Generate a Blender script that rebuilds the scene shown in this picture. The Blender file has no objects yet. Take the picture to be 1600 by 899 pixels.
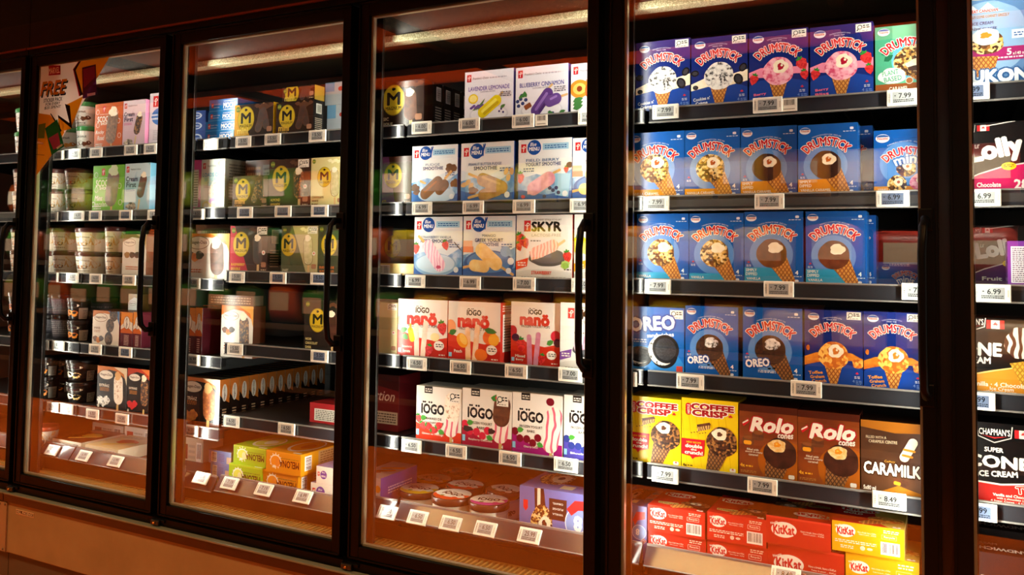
import bpy, bmesh, math, random
from mathutils import Matrix, Vector

# ------------------------------------------------------------------ camera, world, light, exposure
SC = bpy.context.scene
COL = SC.collection
cam_data = bpy.data.cameras.new('camera')
cam = bpy.data.objects.new('camera', cam_data)
COL.objects.link(cam)
SC.camera = cam
cam_data.sensor_width = 36.0
cam_data.lens = 1327.757 * 36.0 / 1600.0
cam_data.shift_x = 26.3955 / 1600.0
cam_data.shift_y = -111.9032 / 1600.0
cam_data.clip_start = 0.01
CR = ((0.880976374850944, -0.473038920944231, 0.010714766745316741),
      (0.4729579074567504, 0.8797116109326693, -0.049176207299669525),
      (0.013836355322875108, 0.04839071049453358, 0.9987326441091297))
cam.matrix_world = Matrix(((CR[0][0], CR[0][2], -CR[0][1], 3.12229),
                           (CR[1][0], CR[1][2], -CR[1][1], -2.00199),
                           (CR[2][0], CR[2][2], -CR[2][1], 0.87195),
                           (0, 0, 0, 1)))
SC.view_settings.view_transform = 'Standard'
SC.view_settings.look = 'None'
SC.view_settings.gamma = 1.0
SC.view_settings.use_curve_mapping = False
SC.view_settings.exposure = 0.0
world = bpy.data.worlds.new('world')
SC.world = world
world.use_nodes = True
world.node_tree.nodes['Background'].inputs[0].default_value = (1.0, 0.75, 0.5, 1)
world.node_tree.nodes['Background'].inputs[1].default_value = 0.004

LED_POWER = 2.7        # each vertical light strip on a mullion
TOP_POWER = 0.5        # each horizontal strip over a door
AISLE_POWER = 32.0     # each warm ceiling lamp over the aisle
FLOOR_Z = -0.35
GLASS_R0 = 0.09        # mirror share of each glass surface, head on

def area(name, loc, aim, sx, sy, power, color, spread=180.0, up=(0, 0, 1)):
    d = bpy.data.lights.new(name, 'AREA')
    d.shape = 'RECTANGLE'; d.size = sx; d.size_y = sy
    d.energy = power; d.color = color; d.spread = math.radians(spread)
    o = bpy.data.objects.new(name, d)
    z = -Vector(aim).normalized(); x = Vector(up).cross(z)
    x = x.normalized() if x.length > 1e-4 else Vector((1, 0, 0))
    y = z.cross(x)
    o.matrix_world = Matrix(((x[0], y[0], z[0], loc[0]), (x[1], y[1], z[1], loc[1]), (x[2], y[2], z[2], loc[2]), (0, 0, 0, 1)))
    COL.objects.link(o)
    return o

POSTS = (-.784, -.002, .7745, 1.5654, 2.353, 3.109, 3.889)   # door posts along the case
COOL = (1.0, 0.98, 0.88)
for k, px_ in enumerate(POSTS):
    for s in (-1, 1):
        area('led_and_fill_light', (px_ + (.040 if s > 0 else -.036), 0.0785, 0.83), (s * 0.965, 0.26, 0), 0.008, 1.41, LED_POWER, COOL, 140.0)
        area('led_and_fill_light', (px_ + (.040 if s > 0 else -.036), 0.0785, 0.30), (s * 0.95, 0.26, -.22), 0.008, 0.22, LED_POWER * .17, COOL, 120.0)  # short extra lamp added to brighten the dim bottom deck
for a, b in zip(POSTS[:-1], POSTS[1:]):
    area('led_and_fill_light', ((a + b) / 2, 0.068, 1.575), (0, 0.2, -1), 0.62, 0.02, TOP_POWER, COOL, 95.0, up=(0, 1, 0))
WARM = (1.0, 0.57, 0.22)
for lx, ly in [(x_, y_) for y_ in (-1.7, -5.0) for x_ in (-4.2, -2.2, -0.2, 1.8, 3.8, 5.8)]:
    area('aisle_light', (lx, ly, 2.38), (0, 0.0, -1), 1.2, 0.25, AISLE_POWER * (1.0 if ly > -3 else 2.6), WARM, 125.0, up=(0, 1, 0))  # far row added over the next aisle to brighten its floor and the ceiling

for lx in (-4.6, -2.6, -.6, 1.4, 3.4, 5.4):      # added fill lamps: brighten the shelving across the aisle so its reflection shows
    area('shelving_fill_light', (lx, -2.08, 1.72), (0, -.75, -1), 1.7, .04, 8.0, (1.0, .92, .78), 60.0, up=(0, 1, 0))

# ------------------------------------------------------------------ materials
MATS = {}

def lin(h):
    h = h.lstrip('#')
    out = []
    for i in (0, 2, 4):
        c = int(h[i:i + 2], 16) / 255.0
        out.append(c / 12.92 if c <= 0.04045 else ((c + 0.055) / 1.055) ** 2.4)
    return (out[0], out[1], out[2], 1.0)

def mat(name, color='#ffffff', rough=0.4, metal=0.0, spec=0.5, emit=None, strength=0.0):
    if name in MATS: return MATS[name]
    m = bpy.data.materials.new(name); m.use_nodes = True
    b = m.node_tree.nodes['Principled BSDF']
    b.inputs['Base Color'].default_value = lin(color)
    b.inputs['Roughness'].default_value = rough
    b.inputs['Metallic'].default_value = metal
    b.inputs['Specular IOR Level'].default_value = spec
    if emit:
        b.inputs['Emission Color'].default_value = lin(emit)
        b.inputs['Emission Strength'].default_value = strength
    MATS[name] = m
    return m

def ink(h, rough=0.27):
    return mat('ink_' + h.lstrip('#') + ('' if rough == 0.27 else '_%d' % int(rough * 100)), h, rough, 0, 0.5)

def noisy(name, stops, scale=60, kind='noise', rough=0.38, detail=3.0, stretch=(1, 1, 1), bump=0.0, rot=0.0):
    """printed or real texture: a noise / voronoi / weave pattern through a colour ramp"""
    if name in MATS: return MATS[name]
    m = bpy.data.materials.new(name); m.use_nodes = True
    nt = m.node_tree; b = nt.nodes['Principled BSDF']
    b.inputs['Roughness'].default_value = rough
    tc = nt.nodes.new('ShaderNodeTexCoord'); mp = nt.nodes.new('ShaderNodeMapping')
    mp.inputs['Scale'].default_value = stretch; mp.inputs['Rotation'].default_value = (0, rot, 0)
    nt.links.new(tc.outputs['Object'], mp.inputs['Vector'])
    if kind == 'noise':
        t = nt.nodes.new('ShaderNodeTexNoise'); t.inputs['Scale'].default_value = scale; t.inputs['Detail'].default_value = detail
        out = t.outputs['Fac']; nt.links.new(mp.outputs[0], t.inputs['Vector'])
    elif kind == 'voronoi':
        t = nt.nodes.new('ShaderNodeTexVoronoi'); t.inputs['Scale'].default_value = scale
        nt.links.new(mp.outputs[0], t.inputs['Vector'])
        sp = nt.nodes.new('ShaderNodeSeparateColor'); nt.links.new(t.outputs['Color'], sp.inputs[0]); out = sp.outputs[0]
    elif kind == 'edge':
        t = nt.nodes.new('ShaderNodeTexVoronoi'); t.inputs['Scale'].default_value = scale
        nt.links.new(mp.outputs[0], t.inputs['Vector']); out = t.outputs['Distance']
    elif kind == 'weave':
        outs = []
        for a in (0.6, -0.6):
            mp2 = nt.nodes.new('ShaderNodeMapping'); mp2.inputs['Rotation'].default_value = (0, rot + a, 0)
            nt.links.new(tc.outputs['Object'], mp2.inputs['Vector'])
            t = nt.nodes.new('ShaderNodeTexWave'); t.inputs['Scale'].default_value = scale; t.bands_direction = 'X'
            t.inputs['Distortion'].default_value = 0.0
            nt.links.new(mp2.outputs[0], t.inputs['Vector']); outs.append(t.outputs['Fac'])
        mx = nt.nodes.new('ShaderNodeMath'); mx.operation = 'MAXIMUM'
        nt.links.new(outs[0], mx.inputs[0]); nt.links.new(outs[1], mx.inputs[1]); out = mx.outputs[0]
    elif kind == 'wave':
        t = nt.nodes.new('ShaderNodeTexWave'); t.inputs['Scale'].default_value = scale
        t.inputs['Distortion'].default_value = 6.0; t.inputs['Detail'].default_value = 1.0
        nt.links.new(mp.outputs[0], t.inputs['Vector']); out = t.outputs['Fac']
    r = nt.nodes.new('ShaderNodeValToRGB'); el = r.color_ramp.elements
    el[0].position, el[0].color = stops[0][0], lin(stops[0][1])
    el[1].position, el[1].color = stops[-1][0], lin(stops[-1][1])
    for p_, c_ in stops[1:-1]:
        e = el.new(p_); e.color = lin(c_)
    nt.links.new(out, r.inputs[0]); nt.links.new(r.outputs[0], b.inputs['Base Color'])
    if bump:
        bm_ = nt.nodes.new('ShaderNodeBump'); bm_.inputs['Strength'].default_value = bump; bm_.inputs['Distance'].default_value = 0.002
        nt.links.new(out, bm_.inputs['Height']); nt.links.new(bm_.outputs[0], b.inputs['Normal'])
    MATS[name] = m
    return m

def glass_mat():
    m = bpy.data.materials.new('door_glass'); m.use_nodes = True
    nt = m.node_tree; nt.nodes.remove(nt.nodes['Principled BSDF'])
    tr = nt.nodes.new('ShaderNodeBsdfTransparent'); tr.inputs[0].default_value = (0.965, 0.975, 0.95, 1)
    gl = nt.nodes.new('ShaderNodeBsdfGlossy'); gl.inputs['Roughness'].default_value = 0.0
    gl.inputs['Color'].default_value = (1.0, 0.97, 0.92, 1)
    lw = nt.nodes.new('ShaderNodeLayerWeight'); lw.inputs['Blend'].default_value = 0.5
    pw = nt.nodes.new('ShaderNodeMath'); pw.operation = 'POWER'; pw.inputs[1].default_value = 5.0
    fr = nt.nodes.new('ShaderNodeMath'); fr.operation = 'MULTIPLY_ADD'; fr.inputs[1].default_value = 1 - GLASS_R0; fr.inputs[2].default_value = GLASS_R0
    nt.links.new(lw.outputs['Facing'], pw.inputs[0]); nt.links.new(pw.outputs[0], fr.inputs[0])
    mx = nt.nodes.new('ShaderNodeMixShader')
    nt.links.new(fr.outputs[0], mx.inputs[0]); nt.links.new(tr.outputs[0], mx.inputs[1]); nt.links.new(gl.outputs[0], mx.inputs[2])
    nt.links.new(mx.outputs[0], nt.nodes['Material Output'].inputs[0])
    return m
GLASS = glass_mat()
BLACK = mat('black_door_metal', '#030303', 0.38, 0, 0.13)
BLACK2 = mat('black_matt_plastic', '#050404', 0.5, 0, .2)
GASKET = mat('grey_gasket', '#6e6a5c', 0.35)
SPACER = mat('aluminium_spacer', '#b8ab90', 0.3, 0.6)
INNER = mat('dark_liner', '#0c0b0a', 0.5)
DUCT = noisy('brown_duct_panel', [(0.3, '#251c10'), (0.7, '#43361f')], 120, rough=0.45)
LOUVRE = noisy('pale_honeycomb', [(0.3, '#b4ae80'), (0.75, '#f2eec4')], 420, 'voronoi', 0.5)
RAILM = mat('smoke_grey_rail', '#3c3d44', 0.22, 0, 0.7)
RAILM2 = mat('rail_edge', '#7d7c78', 0.25)
DECK = mat('black_shelf_metal', '#0e0e0f', 0.4)
TAGW = mat('white_tag_plastic', '#eeebdc', 0.4)
SCREEN = mat('grey_tag_screen', '#9b9f9f', 0.3)
SCREENB = mat('blue_tag_screen', '#56637c', 0.3)
INKK = ink('#16161a')
PANEL = noisy('tan_base_metal', [(0.3, '#846f4e'), (0.7, '#907a58')], 9, rough=0.42)
KICK = mat('brown_kick_metal', '#4c4236', 0.5)
GRILLE = mat('cream_grille_metal', '#8a6a30', 0.4)

# ------------------------------------------------------------------ mesh helpers
class MB:
    """collects faces and links them as one mesh object"""
    def __init__(s): s.v = []; s.f = []; s.m = []; s.mats = []; s.smooth = []
    def mi(s, m):
        if m not in s.mats: s.mats.append(m)
        return s.mats.index(m)
    def add(s, vs, fs, m, smooth=False):
        o = len(s.v); i = s.mi(m)
        s.v.extend(vs)
        for f in fs:
            s.f.append([o + k for k in f]); s.m.append(i); s.smooth.append(smooth)
    def box(s, x0, x1, y0, y1, z0, z1, m, bev=0.0, M=None):
        if bev <= 0:
            vs = [(x, y, z) for z in (z0, z1) for y in (y0, y1) for x in (x0, x1)]
            fs = [(0, 2, 3, 1), (4, 5, 7, 6), (0, 1, 5, 4), (2, 6, 7, 3), (0, 4, 6, 2), (1, 3, 7, 5)]
        else:
            bm = bmesh.new(); bmesh.ops.create_cube(bm, size=1.0)
            for v in bm.verts:
                v.co = Vector(((x0 + x1) / 2 + v.co.x * (x1 - x0), (y0 + y1) / 2 + v.co.y * (y1 - y0), (z0 + z1) / 2 + v.co.z * (z1 - z0)))
            bmesh.ops.bevel(bm, geom=bm.edges[:], offset=bev, segments=2, affect='EDGES', profile=0.5)
            bm.verts.index_update()
            vs = [tuple(v.co) for v in bm.verts]; fs = [[v.index for v in f.verts] for f in bm.faces]; bm.free()
        if M is not None: vs = [tuple(M @ Vector(v)) for v in vs]
        s.add(vs, fs, m)
    def lathe(s, prof, m, n=28, cx=0, cy=0, smooth=True, caps=True):
        vs = []; fs = []
        for r, z in prof:
            for k in range(n):
                a = 2 * math.pi * k / n; vs.append((cx + r * math.cos(a), cy + r * math.sin(a), z))
        for j in range(len(prof) - 1):
            for k in range(n):
                k2 = (k + 1) % n
                fs.append((j * n + k, j * n + k2, (j + 1) * n + k2, (j + 1) * n + k))
        s.add(vs, fs, m, smooth)
        if caps:
            s.add(vs[:n], [list(range(n))[::-1]], m); s.add(vs[-n:], [list(range(n))], m)
    def tube(s, pts, r, m, n=8, caps=True):
        vs = []; fs = []
        P = [Vector(p) for p in pts]
        for i, p in enumerate(P):
            d = (P[min(i + 1, len(P) - 1)] - P[max(i - 1, 0)]).normalized()
            u = d.cross(Vector((0.3, 0.2, 1)) if abs(d.z) < 0.9 else Vector((1, 0, 0))).normalized(); w = d.cross(u)
            for k in range(n):
                a = 2 * math.pi * k / n; vs.append(tuple(p + r * (math.cos(a) * u + math.sin(a) * w)))
        for j in range(len(P) - 1):
            for k in range(n):
                fs.append((j * n + k, j * n + (k + 1) % n, (j + 1) * n + (k + 1) % n, (j + 1) * n + k))
        if caps: fs += [list(range(n))[::-1], list(range((len(P) - 1) * n, len(P) * n))]
        s.add(vs, fs, m, True)
    def build(s, name, parent=None, loc=None, rot=None):
        me = bpy.data.meshes.new(name)
        me.from_pydata(s.v, [], s.f)
        for m in s.mats: me.materials.append(m)
        me.polygons.foreach_set('material_index', s.m)
        me.polygons.foreach_set('use_smooth', s.smooth)
        me.update()
        o = bpy.data.objects.new(name, me); COL.objects.link(o)
        if parent is not None: o.parent = parent
        if loc: o.location = loc
        if rot: o.rotation_euler = rot
        return o

def tag(o, label=None, cat=None, group=None, kind=None):
    if label: o['label'] = label
    if cat: o['category'] = cat
    if group: o['group'] = group
    if kind: o['kind'] = kind
    return o

def empty(name, loc=(0, 0, 0), rot=(0, 0, 0)):
    o = bpy.data.objects.new(name, None); COL.objects.link(o)
    o.location = loc; o.rotation_euler = rot; o.empty_display_size = 0.05
    return o

# ------------------------------------------------------------------ lettering
GLYPHS = {}
def strikes(bold):
    """small shifts at which a word is struck again to thicken it"""
    if bold <= 0: return [(0, 0)]
    n = 8 if bold > .05 else 4
    return [(0, 0)] + [(bold * math.cos(2 * math.pi * k / n + .4), bold * math.sin(2 * math.pi * k / n + .4)) for k in range(n)]

def lettering(s, shear=0.0):
    """flat mesh of a word in the built-in font: (verts, faces) plus its box"""
    key = (s, shear)
    if key in GLYPHS: return GLYPHS[key]
    cu = bpy.data.curves.new('lettering', 'FONT')
    cu.body = s; cu.size = 1.0; cu.shear = shear; cu.resolution_u = 2; cu.fill_mode = 'FRONT'
    ob = bpy.data.objects.new('lettering', cu)
    me = ob.to_mesh()
    vs = [(v.co.x, v.co.y) for v in me.vertices]; fs = [tuple(p.vertices) for p in me.polygons]
    ob.to_mesh_clear(); bpy.data.objects.remove(ob); bpy.data.curves.remove(cu)
    xs = [v[0] for v in vs] or [0, 1]; ys = [v[1] for v in vs] or [0, 1]
    GLYPHS[key] = (vs, fs, (min(xs), max(xs), min(ys), max(ys)))
    return GLYPHS[key]

def clip(pts, x0, y0, x1, y1):
    for ax, lim, sg in ((0, x0, 1), (0, x1, -1), (1, y0, 1), (1, y1, -1)):
        out = []
        for i, p in enumerate(pts):
            q = pts[i - 1]
            a = (q[ax] - lim) * sg >= 0; b = (p[ax] - lim) * sg >= 0
            if a != b:
                t = (lim - q[ax]) / (p[ax] - q[ax])
                out.append((q[0] + t * (p[0] - q[0]), q[1] + t * (p[1] - q[1])))
            if b: out.append(p)
        pts = out
        if not pts: break
    return pts

class Art(MB):
    """flat print on the faces of a carton (w, d, h): x runs 0..1 across the face, y 0..H upwards"""
    def __init__(s, w, d, h):
        MB.__init__(s); s.w, s.d, s.h = w, d, h; s.use('front')
    def use(s, face, flip=False):
        s.face = face; s.n = 0; s.flip = flip
        s.k = {'front': s.w, 'top': s.w, 'right': s.d, 'left': s.d, 'cyl': 1.0}[face]
        s.H = {'front': s.h, 'top': s.d, 'right': s.h, 'left': s.h, 'cyl': s.h}[face] / s.k
    def mp(s, p, off):
        x, y = p
        if s.flip: x, y = 1 - x, s.H - y
        if s.face == 'front': return (x * s.w - s.w / 2, -s.d / 2 - off, y * s.w)
        if s.face == 'top': return (x * s.w - s.w / 2, -s.d / 2 + y * s.w, s.h + off)
        if s.face == 'right': return (s.w / 2 + off, -s.d / 2 + x * s.d, y * s.d)
        return (-s.w / 2 - off, s.d / 2 - x * s.d, y * s.d)
    def put(s, polys, m, step=1):
        s.n += step; off = 0.0001 + 0.00002 * s.n
        for pts in polys:
            if any(p[0] < 0 or p[0] > 1 or p[1] < 0 or p[1] > s.H for p in pts): pts = clip(list(pts), 0, 0, 1, s.H)
            if len(pts) < 3: continue
            vs = [s.mp(p, off) for p in pts]
            s.add(vs, [list(range(len(vs)))], m)
    def poly(s, pts, m): s.put([pts], ink(m) if isinstance(m, str) else m)
    def rect(s, x0, y0, x1, y1, m): s.poly([(x0, y0), (x1, y0), (x1, y1), (x0, y1)], m)
    def ell(s, cx, cy, rx, ry, m, rot=0, n=30):
        c, q = math.cos(rot), math.sin(rot); pts = []
        for k in range(n):
            a = 2 * math.pi * k / n; x, y = rx * math.cos(a), ry * math.sin(a)
            pts.append((cx + x * c - y * q, cy + x * q + y * c))
        s.poly(pts, m)
    def blob(s, cx, cy, rx, ry, m, seed=1, amp=0.1, n=36, rot=0):
        r = random.Random(seed); ph = [r.uniform(0, 6.28) for _ in range(4)]; c, q = math.cos(rot), math.sin(rot); pts = []
        for k in range(n):
            a = 2 * math.pi * k / n
            f = 1 + amp * (math.sin(3 * a + ph[0]) * .5 + math.sin(5 * a + ph[1]) * .35 + math.sin(8 * a + ph[2]) * .25)
            x, y = rx * f * math.cos(a), ry * f * math.sin(a)
            pts.append((cx + x * c - y * q, cy + x * q + y * c))
        s.poly(pts, m)
    def rrect(s, x0, y0, x1, y1, r, m, rot=0):
        pts = []; cx, cy = (x0 + x1) / 2, (y0 + y1) / 2
        for ax, ay, a0 in ((x1 - r, y1 - r, 0), (x0 + r, y1 - r, 90), (x0 + r, y0 + r, 180), (x1 - r, y0 + r, 270)):
            for k in range(6):
                a = math.radians(a0 + 18 * k); pts.append((ax + r * math.cos(a), ay + r * math.sin(a)))
        if rot:
            c, q = math.cos(rot), math.sin(rot)
            pts = [(cx + (x - cx) * c - (y - cy) * q, cy + (x - cx) * q + (y - cy) * c) for x, y in pts]
        s.poly(pts, m)
    def text(s, t, cx, cy, w, h, m, bold=0.0, shear=0.0, rot=0.0, arc=0.0, ol=None, olw=0.06, wave=0.0):
        """a word fitted into w x h about (cx, cy); arc is the radius it bends around; ol an outline ink"""
        vs, fs, bb = lettering(t, shear)
        sx = w / max(bb[1] - bb[0], 1e-6); sy = h / max(bb[3] - bb[2], 1e-6)
        mx, my = (bb[0] + bb[1]) / 2, (bb[2] + bb[3]) / 2
        def place(p, e):
            x, y = (p[0] + e[0] - mx) * sx, (p[1] + e[1] - my) * sy
            if arc:
                a = x / arc; x, y = (arc + y) * math.sin(a), (arc + y) * math.cos(a) - arc
            if rot: x, y = x * math.cos(rot) - y * math.sin(rot), x * math.sin(rot) + y * math.cos(rot)
            return (cx + x, cy + y)
        for b, c in ((bold + olw, ol), (bold, m)):
            if not c: continue
            for e in strikes(b):
                q = [place(p, e) for p in vs]; s.put([[q[i] for i in f] for f in fs], ink(c) if isinstance(c, str) else c, .3)
    def lines(s, x0, y0, x1, y1, n, m, seed=3):
        """rows of print too small to read"""
        r = random.Random(seed); hh = (y1 - y0) / n; ps = []
        for k in range(n):
            y = y1 - (k + .8) * hh; x = x0
            while x < x1 - 0.005:
                l = min(r.uniform(0.02, 0.07), x1 - x); ps.append([(x, y), (x + l, y), (x + l, y + hh * .5), (x, y + hh * .5)]); x += l + 0.014
        s.put(ps, ink(m) if isinstance(m, str) else m)
    def barcode(s, x0, y0, x1, y1, seed=1, bg='#f2efe6', vertical=False):
        s.rect(x0, y0, x1, y1, bg); r = random.Random(seed); ps = []
        a, b = (y0, y1) if vertical else (x0, x1); pad = (b - a) * .08; t = a + pad
        c0, c1 = (x0, x1) if vertical else (y0, y1); q = (c1 - c0)
        while t < b - pad:
            l = (b - a) * r.choice((.012, .02, .035))
            e = (c0 + q * .16, c1 - q * .08)
            ps.append([(e[0], t), (e[1], t), (e[1], t + l), (e[0], t + l)] if vertical else [(t, e[0]), (t + l, e[0]), (t + l, e[1]), (t, e[1])])
            t += l + (b - a) * r.choice((.015, .025, .03))
        s.put(ps, INKK)
    def cone(s, x0, y0, w0, x1, y1, w1, m):
        """wafer cone from its mouth (x0, y0, half width w0) to its tip"""
        dx, dy = x1 - x0, y1 - y0; l = math.hypot(dx, dy); nx, ny = -dy / l, dx / l
        s.poly([(x0 + nx * w0, y0 + ny * w0), (x1 + nx * w1, y1 + ny * w1), (x1 - nx * w1, y1 - ny * w1), (x0 - nx * w0, y0 - ny * w0)], m)
    def bar(s, x0, y0, x1, y1, r, m, n=10):
        """rounded bar: an ice lolly or a stick"""
        dx, dy = x1 - x0, y1 - y0; a0 = math.atan2(dy, dx); pts = []
        for k in range(n + 1):
            a = a0 - math.pi / 2 + math.pi * k / n; pts.append((x1 + r * math.cos(a), y1 + r * math.sin(a)))
        for k in range(n + 1):
            a = a0 + math.pi / 2 + math.pi * k / n; pts.append((x0 + r * math.cos(a), y0 + r * math.sin(a)))
        s.poly(pts, m)
    def leaf(s, cx, cy, l, w, rot, m):
        c, q = math.cos(rot), math.sin(rot)
        pts = [(0, 0), (l * .3, w), (l * .7, w * .8), (l, 0), (l * .7, -w * .8), (l * .3, -w)]
        s.poly([(cx + x * c - y * q, cy + x * q + y * c) for x, y in pts], m)
    def maple(s, cx, cy, r, m):
        pts = []
        for k, rr in enumerate((1, .45, .8, .4, .95, .5, .5, .12, .9, .12, .5, .5, .95, .4, .8, .45)):
            a = math.pi / 2 + k * 2 * math.pi / 16; pts.append((cx + r * rr * math.cos(a), cy + r * rr * math.sin(a)))
        s.poly(pts, m)
    def berry(s, cx, cy, r, rot=0.0, m='#d8232a'):
        c, q = math.cos(rot), math.sin(rot)
        pts = [(-.8, .35), (-.45, .8), (0, .7), (.45, .8), (.8, .35), (.55, -.4), (0, -1), (-.55, -.4)]
        s.poly([(cx + r * (x * c - y * q), cy + r * (x * q + y * c)) for x, y in pts], noisy('strawberry_print', [(.35, '#b9151d'), (.6, '#e2383a')], 300, 'voronoi'))
        for k in range(3): s.leaf(cx - r * .75 * q, cy + r * .75 * c, r * .6, r * .16, rot + .5 + k * 1.05, '#2f8a35')

# printed textures
NUTS = lambda: noisy('nut_print', [(.15, '#3a2012'), (.4, '#7a4a1c'), (.55, '#d9a850'), (.85, '#f0d596')], 190, 'voronoi')
NUTSD = lambda: noisy('brown_nut_print', [(.2, '#2a140b'), (.6, '#5a3018'), (.9, '#a8743c')], 190, 'voronoi')
COOKIE = lambda: noisy('cookie_cream_print', [(.36, '#2c2a2c'), (.44, '#cfcdc8'), (.6, '#f2f0ea')], 130)
BERRYP = lambda: noisy('berry_cream_print', [(.36, '#d0406a'), (.48, '#f3a3b8'), (.7, '#f8c8d2')], 90)
CHOC = lambda: noisy('chocolate_print', [(.3, '#2a120a'), (.7, '#4a2416')], 50)
CHOCM = lambda: noisy('milk_chocolate_print', [(.3, '#4a2614'), (.7, '#744022')], 60)
WAFER = lambda: noisy('wafer_print', [(.5, '#d89a4c'), (.85, '#b06a28'), (.95, '#8a4a18')], 42, 'weave')
WAFERD = lambda: noisy('brown_wafer_print', [(.5, '#9a6a3c'), (.85, '#6a3f20'), (.95, '#4a2a14')], 42, 'weave')
CREAM = lambda: noisy('cream_print', [(.3, '#f3e3bd'), (.7, '#fff7e2')], 60)
CARA = lambda: noisy('caramel_print', [(.3, '#b8560f'), (.7, '#f09a2c')], 50)
CARAN = lambda: noisy('caramel_nut_print', [(.35, '#c2641a'), (.5, '#e88a24'), (.75, '#f6c25c')], 140, 'voronoi')
ICEBLUE = lambda: noisy('ice_blue_print', [(.3, '#1f5fa8'), (.5, '#5fa0d6'), (.75, '#d3e8f6')], 30)
CAKE = lambda: noisy('speckled_ice_print', [(.32, '#b98a6a'), (.42, '#f2e4d0'), (.7, '#fdf6e8')], 150)

# ------------------------------------------------------------------ carton artwork
def stickr(a, x0, y0, x1, y1):
    a.rect(x0, y0, x1, y1, '#efece2'); h = y1 - y0; w = x1 - x0
    a.ell(x0 + w * .27, y0 + h * .58, h * .28, h * .28, '#1c1c1c'); a.ell(x0 + w * .27, y0 + h * .58, h * .2, h * .2, '#efece2')
    a.bar(x0 + w * .17, y0 + h * .36, x0 + w * .09, y0 + h * .18, h * .05, '#1c1c1c')
    a.lines(x0 + w * .48, y0 + h * .42, x1 - w * .06, y1 - h * .12, 2, '#1c1c1c')
    a.lines(x0 + w * .2, y0 + h * .08, x1 - w * .2, y0 + h * .22, 1, '#77736c')

def nestle(a, cx, cy, r):
    a.ell(cx, cy, r * 1.08, r * .72, '#e9eef5'); a.ell(cx, cy + r * .22, r * .95, r * .4, '#2a5aa0')
    a.rect(cx - r * .95, cy - r * .3, cx + r * .95, cy + r * .22, '#e6e2dc'); a.text('Nestlé', cx, cy - r * .02, r * 1.6, r * .42, '#c0202a', .02)

def canada(a, cx, cy, r, ok='#d8232a'):
    a.maple(cx, cy + r, r, ok); a.lines(cx - r * 1.3, cy - r * 1.6, cx + r * 1.3, cy - r * .2, 2, '#d6dcea')

def drum_word(a, cx, cy, w, h, arc):
    a.text('DRUMSTiCK', cx, cy, w, h, '#cc1f2a', .035, arc=arc, ol='#f6f1e6', olw=.055)

def drum_splash(a, kind='cookies', text=('Cookies n’', 'Crème'), bg='#0b2470', top='#35276a'):
    H = a.H
    a.rect(0, 0, 1, H, bg); a.poly([(0, H), (1, H), (1, H - .14), (.5, H - .2), (0, H - .16)], top)
    a.blob(.5, .12, .62, .3, '#123f98', 3, .05)
    nestle(a, .16, H - .13, .09); stickr(a, .73, H - .16, .97, H - .02)
    a.text('CANADA’S FAVOURITE CONE', .48, H - .135, .34, .02, '#d8dcee', 0, arc=.6)
    a.text('SINCE 1928', .47, H - .175, .17, .02, '#d8dcee', .01)
    if kind == 'cookies':
        a.poly([(0, .42), (.3, .54), (.7, .55), (1, .62), (1, .42), (.7, .36), (.3, .36), (0, .3)], CREAM())
        for i, (x, y, r) in enumerate(((.07, .62, .07), (.92, .66, .08), (.84, .46, .1), (.08, .36, .05))):
            a.ell(x, y, r, r * .8, '#17171c', i); a.ell(x, y, r * .7, r * .5, '#34343c', i)
        sc = COOKIE()
    elif kind == 'berry':
        a.poly([(0, .55), (.2, .62), (.8, .6), (1, .64), (1, .46), (.8, .48), (.3, .44), (0, .46)], '#ee8fae')
        a.berry(.9, .63, .12, .5); a.berry(.08, .42, .1, -.3); a.berry(.94, .44, .09, .2); sc = BERRYP()
    else:
        a.poly([(0, .5), (.2, .58), (.8, .6), (1, .5), (1, .36), (.8, .46), (.3, .42), (0, .34)], CARA())
        a.blob(.92, .42, .1, .09, CARAN(), 4); a.blob(.06, .66, .03, .05, CARA(), 6); sc = CARAN()
    a.cone(.5, .42, .17, .5, -.02, .05, WAFER()); a.blob(.5, .54, .26, .25, sc, 5, .04)
    if kind != 'cookies':
        a.blob(.54, .62, .13, .12, CREAM(), 7, .12); a.blob(.54, .62, .055, .06, '#a81430' if kind == 'berry' else '#d67a28', 8, .2)
        a.ell(.56, .64, .02, .02, CREAM())
    drum_word(a, .49, H - .3, .8, .145, .5)
    ink_ = {'cookies': '#eef0f4', 'berry': '#f0708c'}.get(kind, '#f0a040')
    for i, t in enumerate(text): a.text(t, .19 + (.03 if len(text) > 2 else 0) * i, .15 - .075 * i + (.06 if len(text) > 2 else 0), min(.3, .034 * len(t) + .04), .055, ink_, .03, rot=.1)
    canada(a, .9, .2, .035); a.text('4', .84, .1, .035, .05, '#6f8fd0', .02); a.lines(.88, .04, .98, .12, 3, '#6f8fd0')

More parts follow.
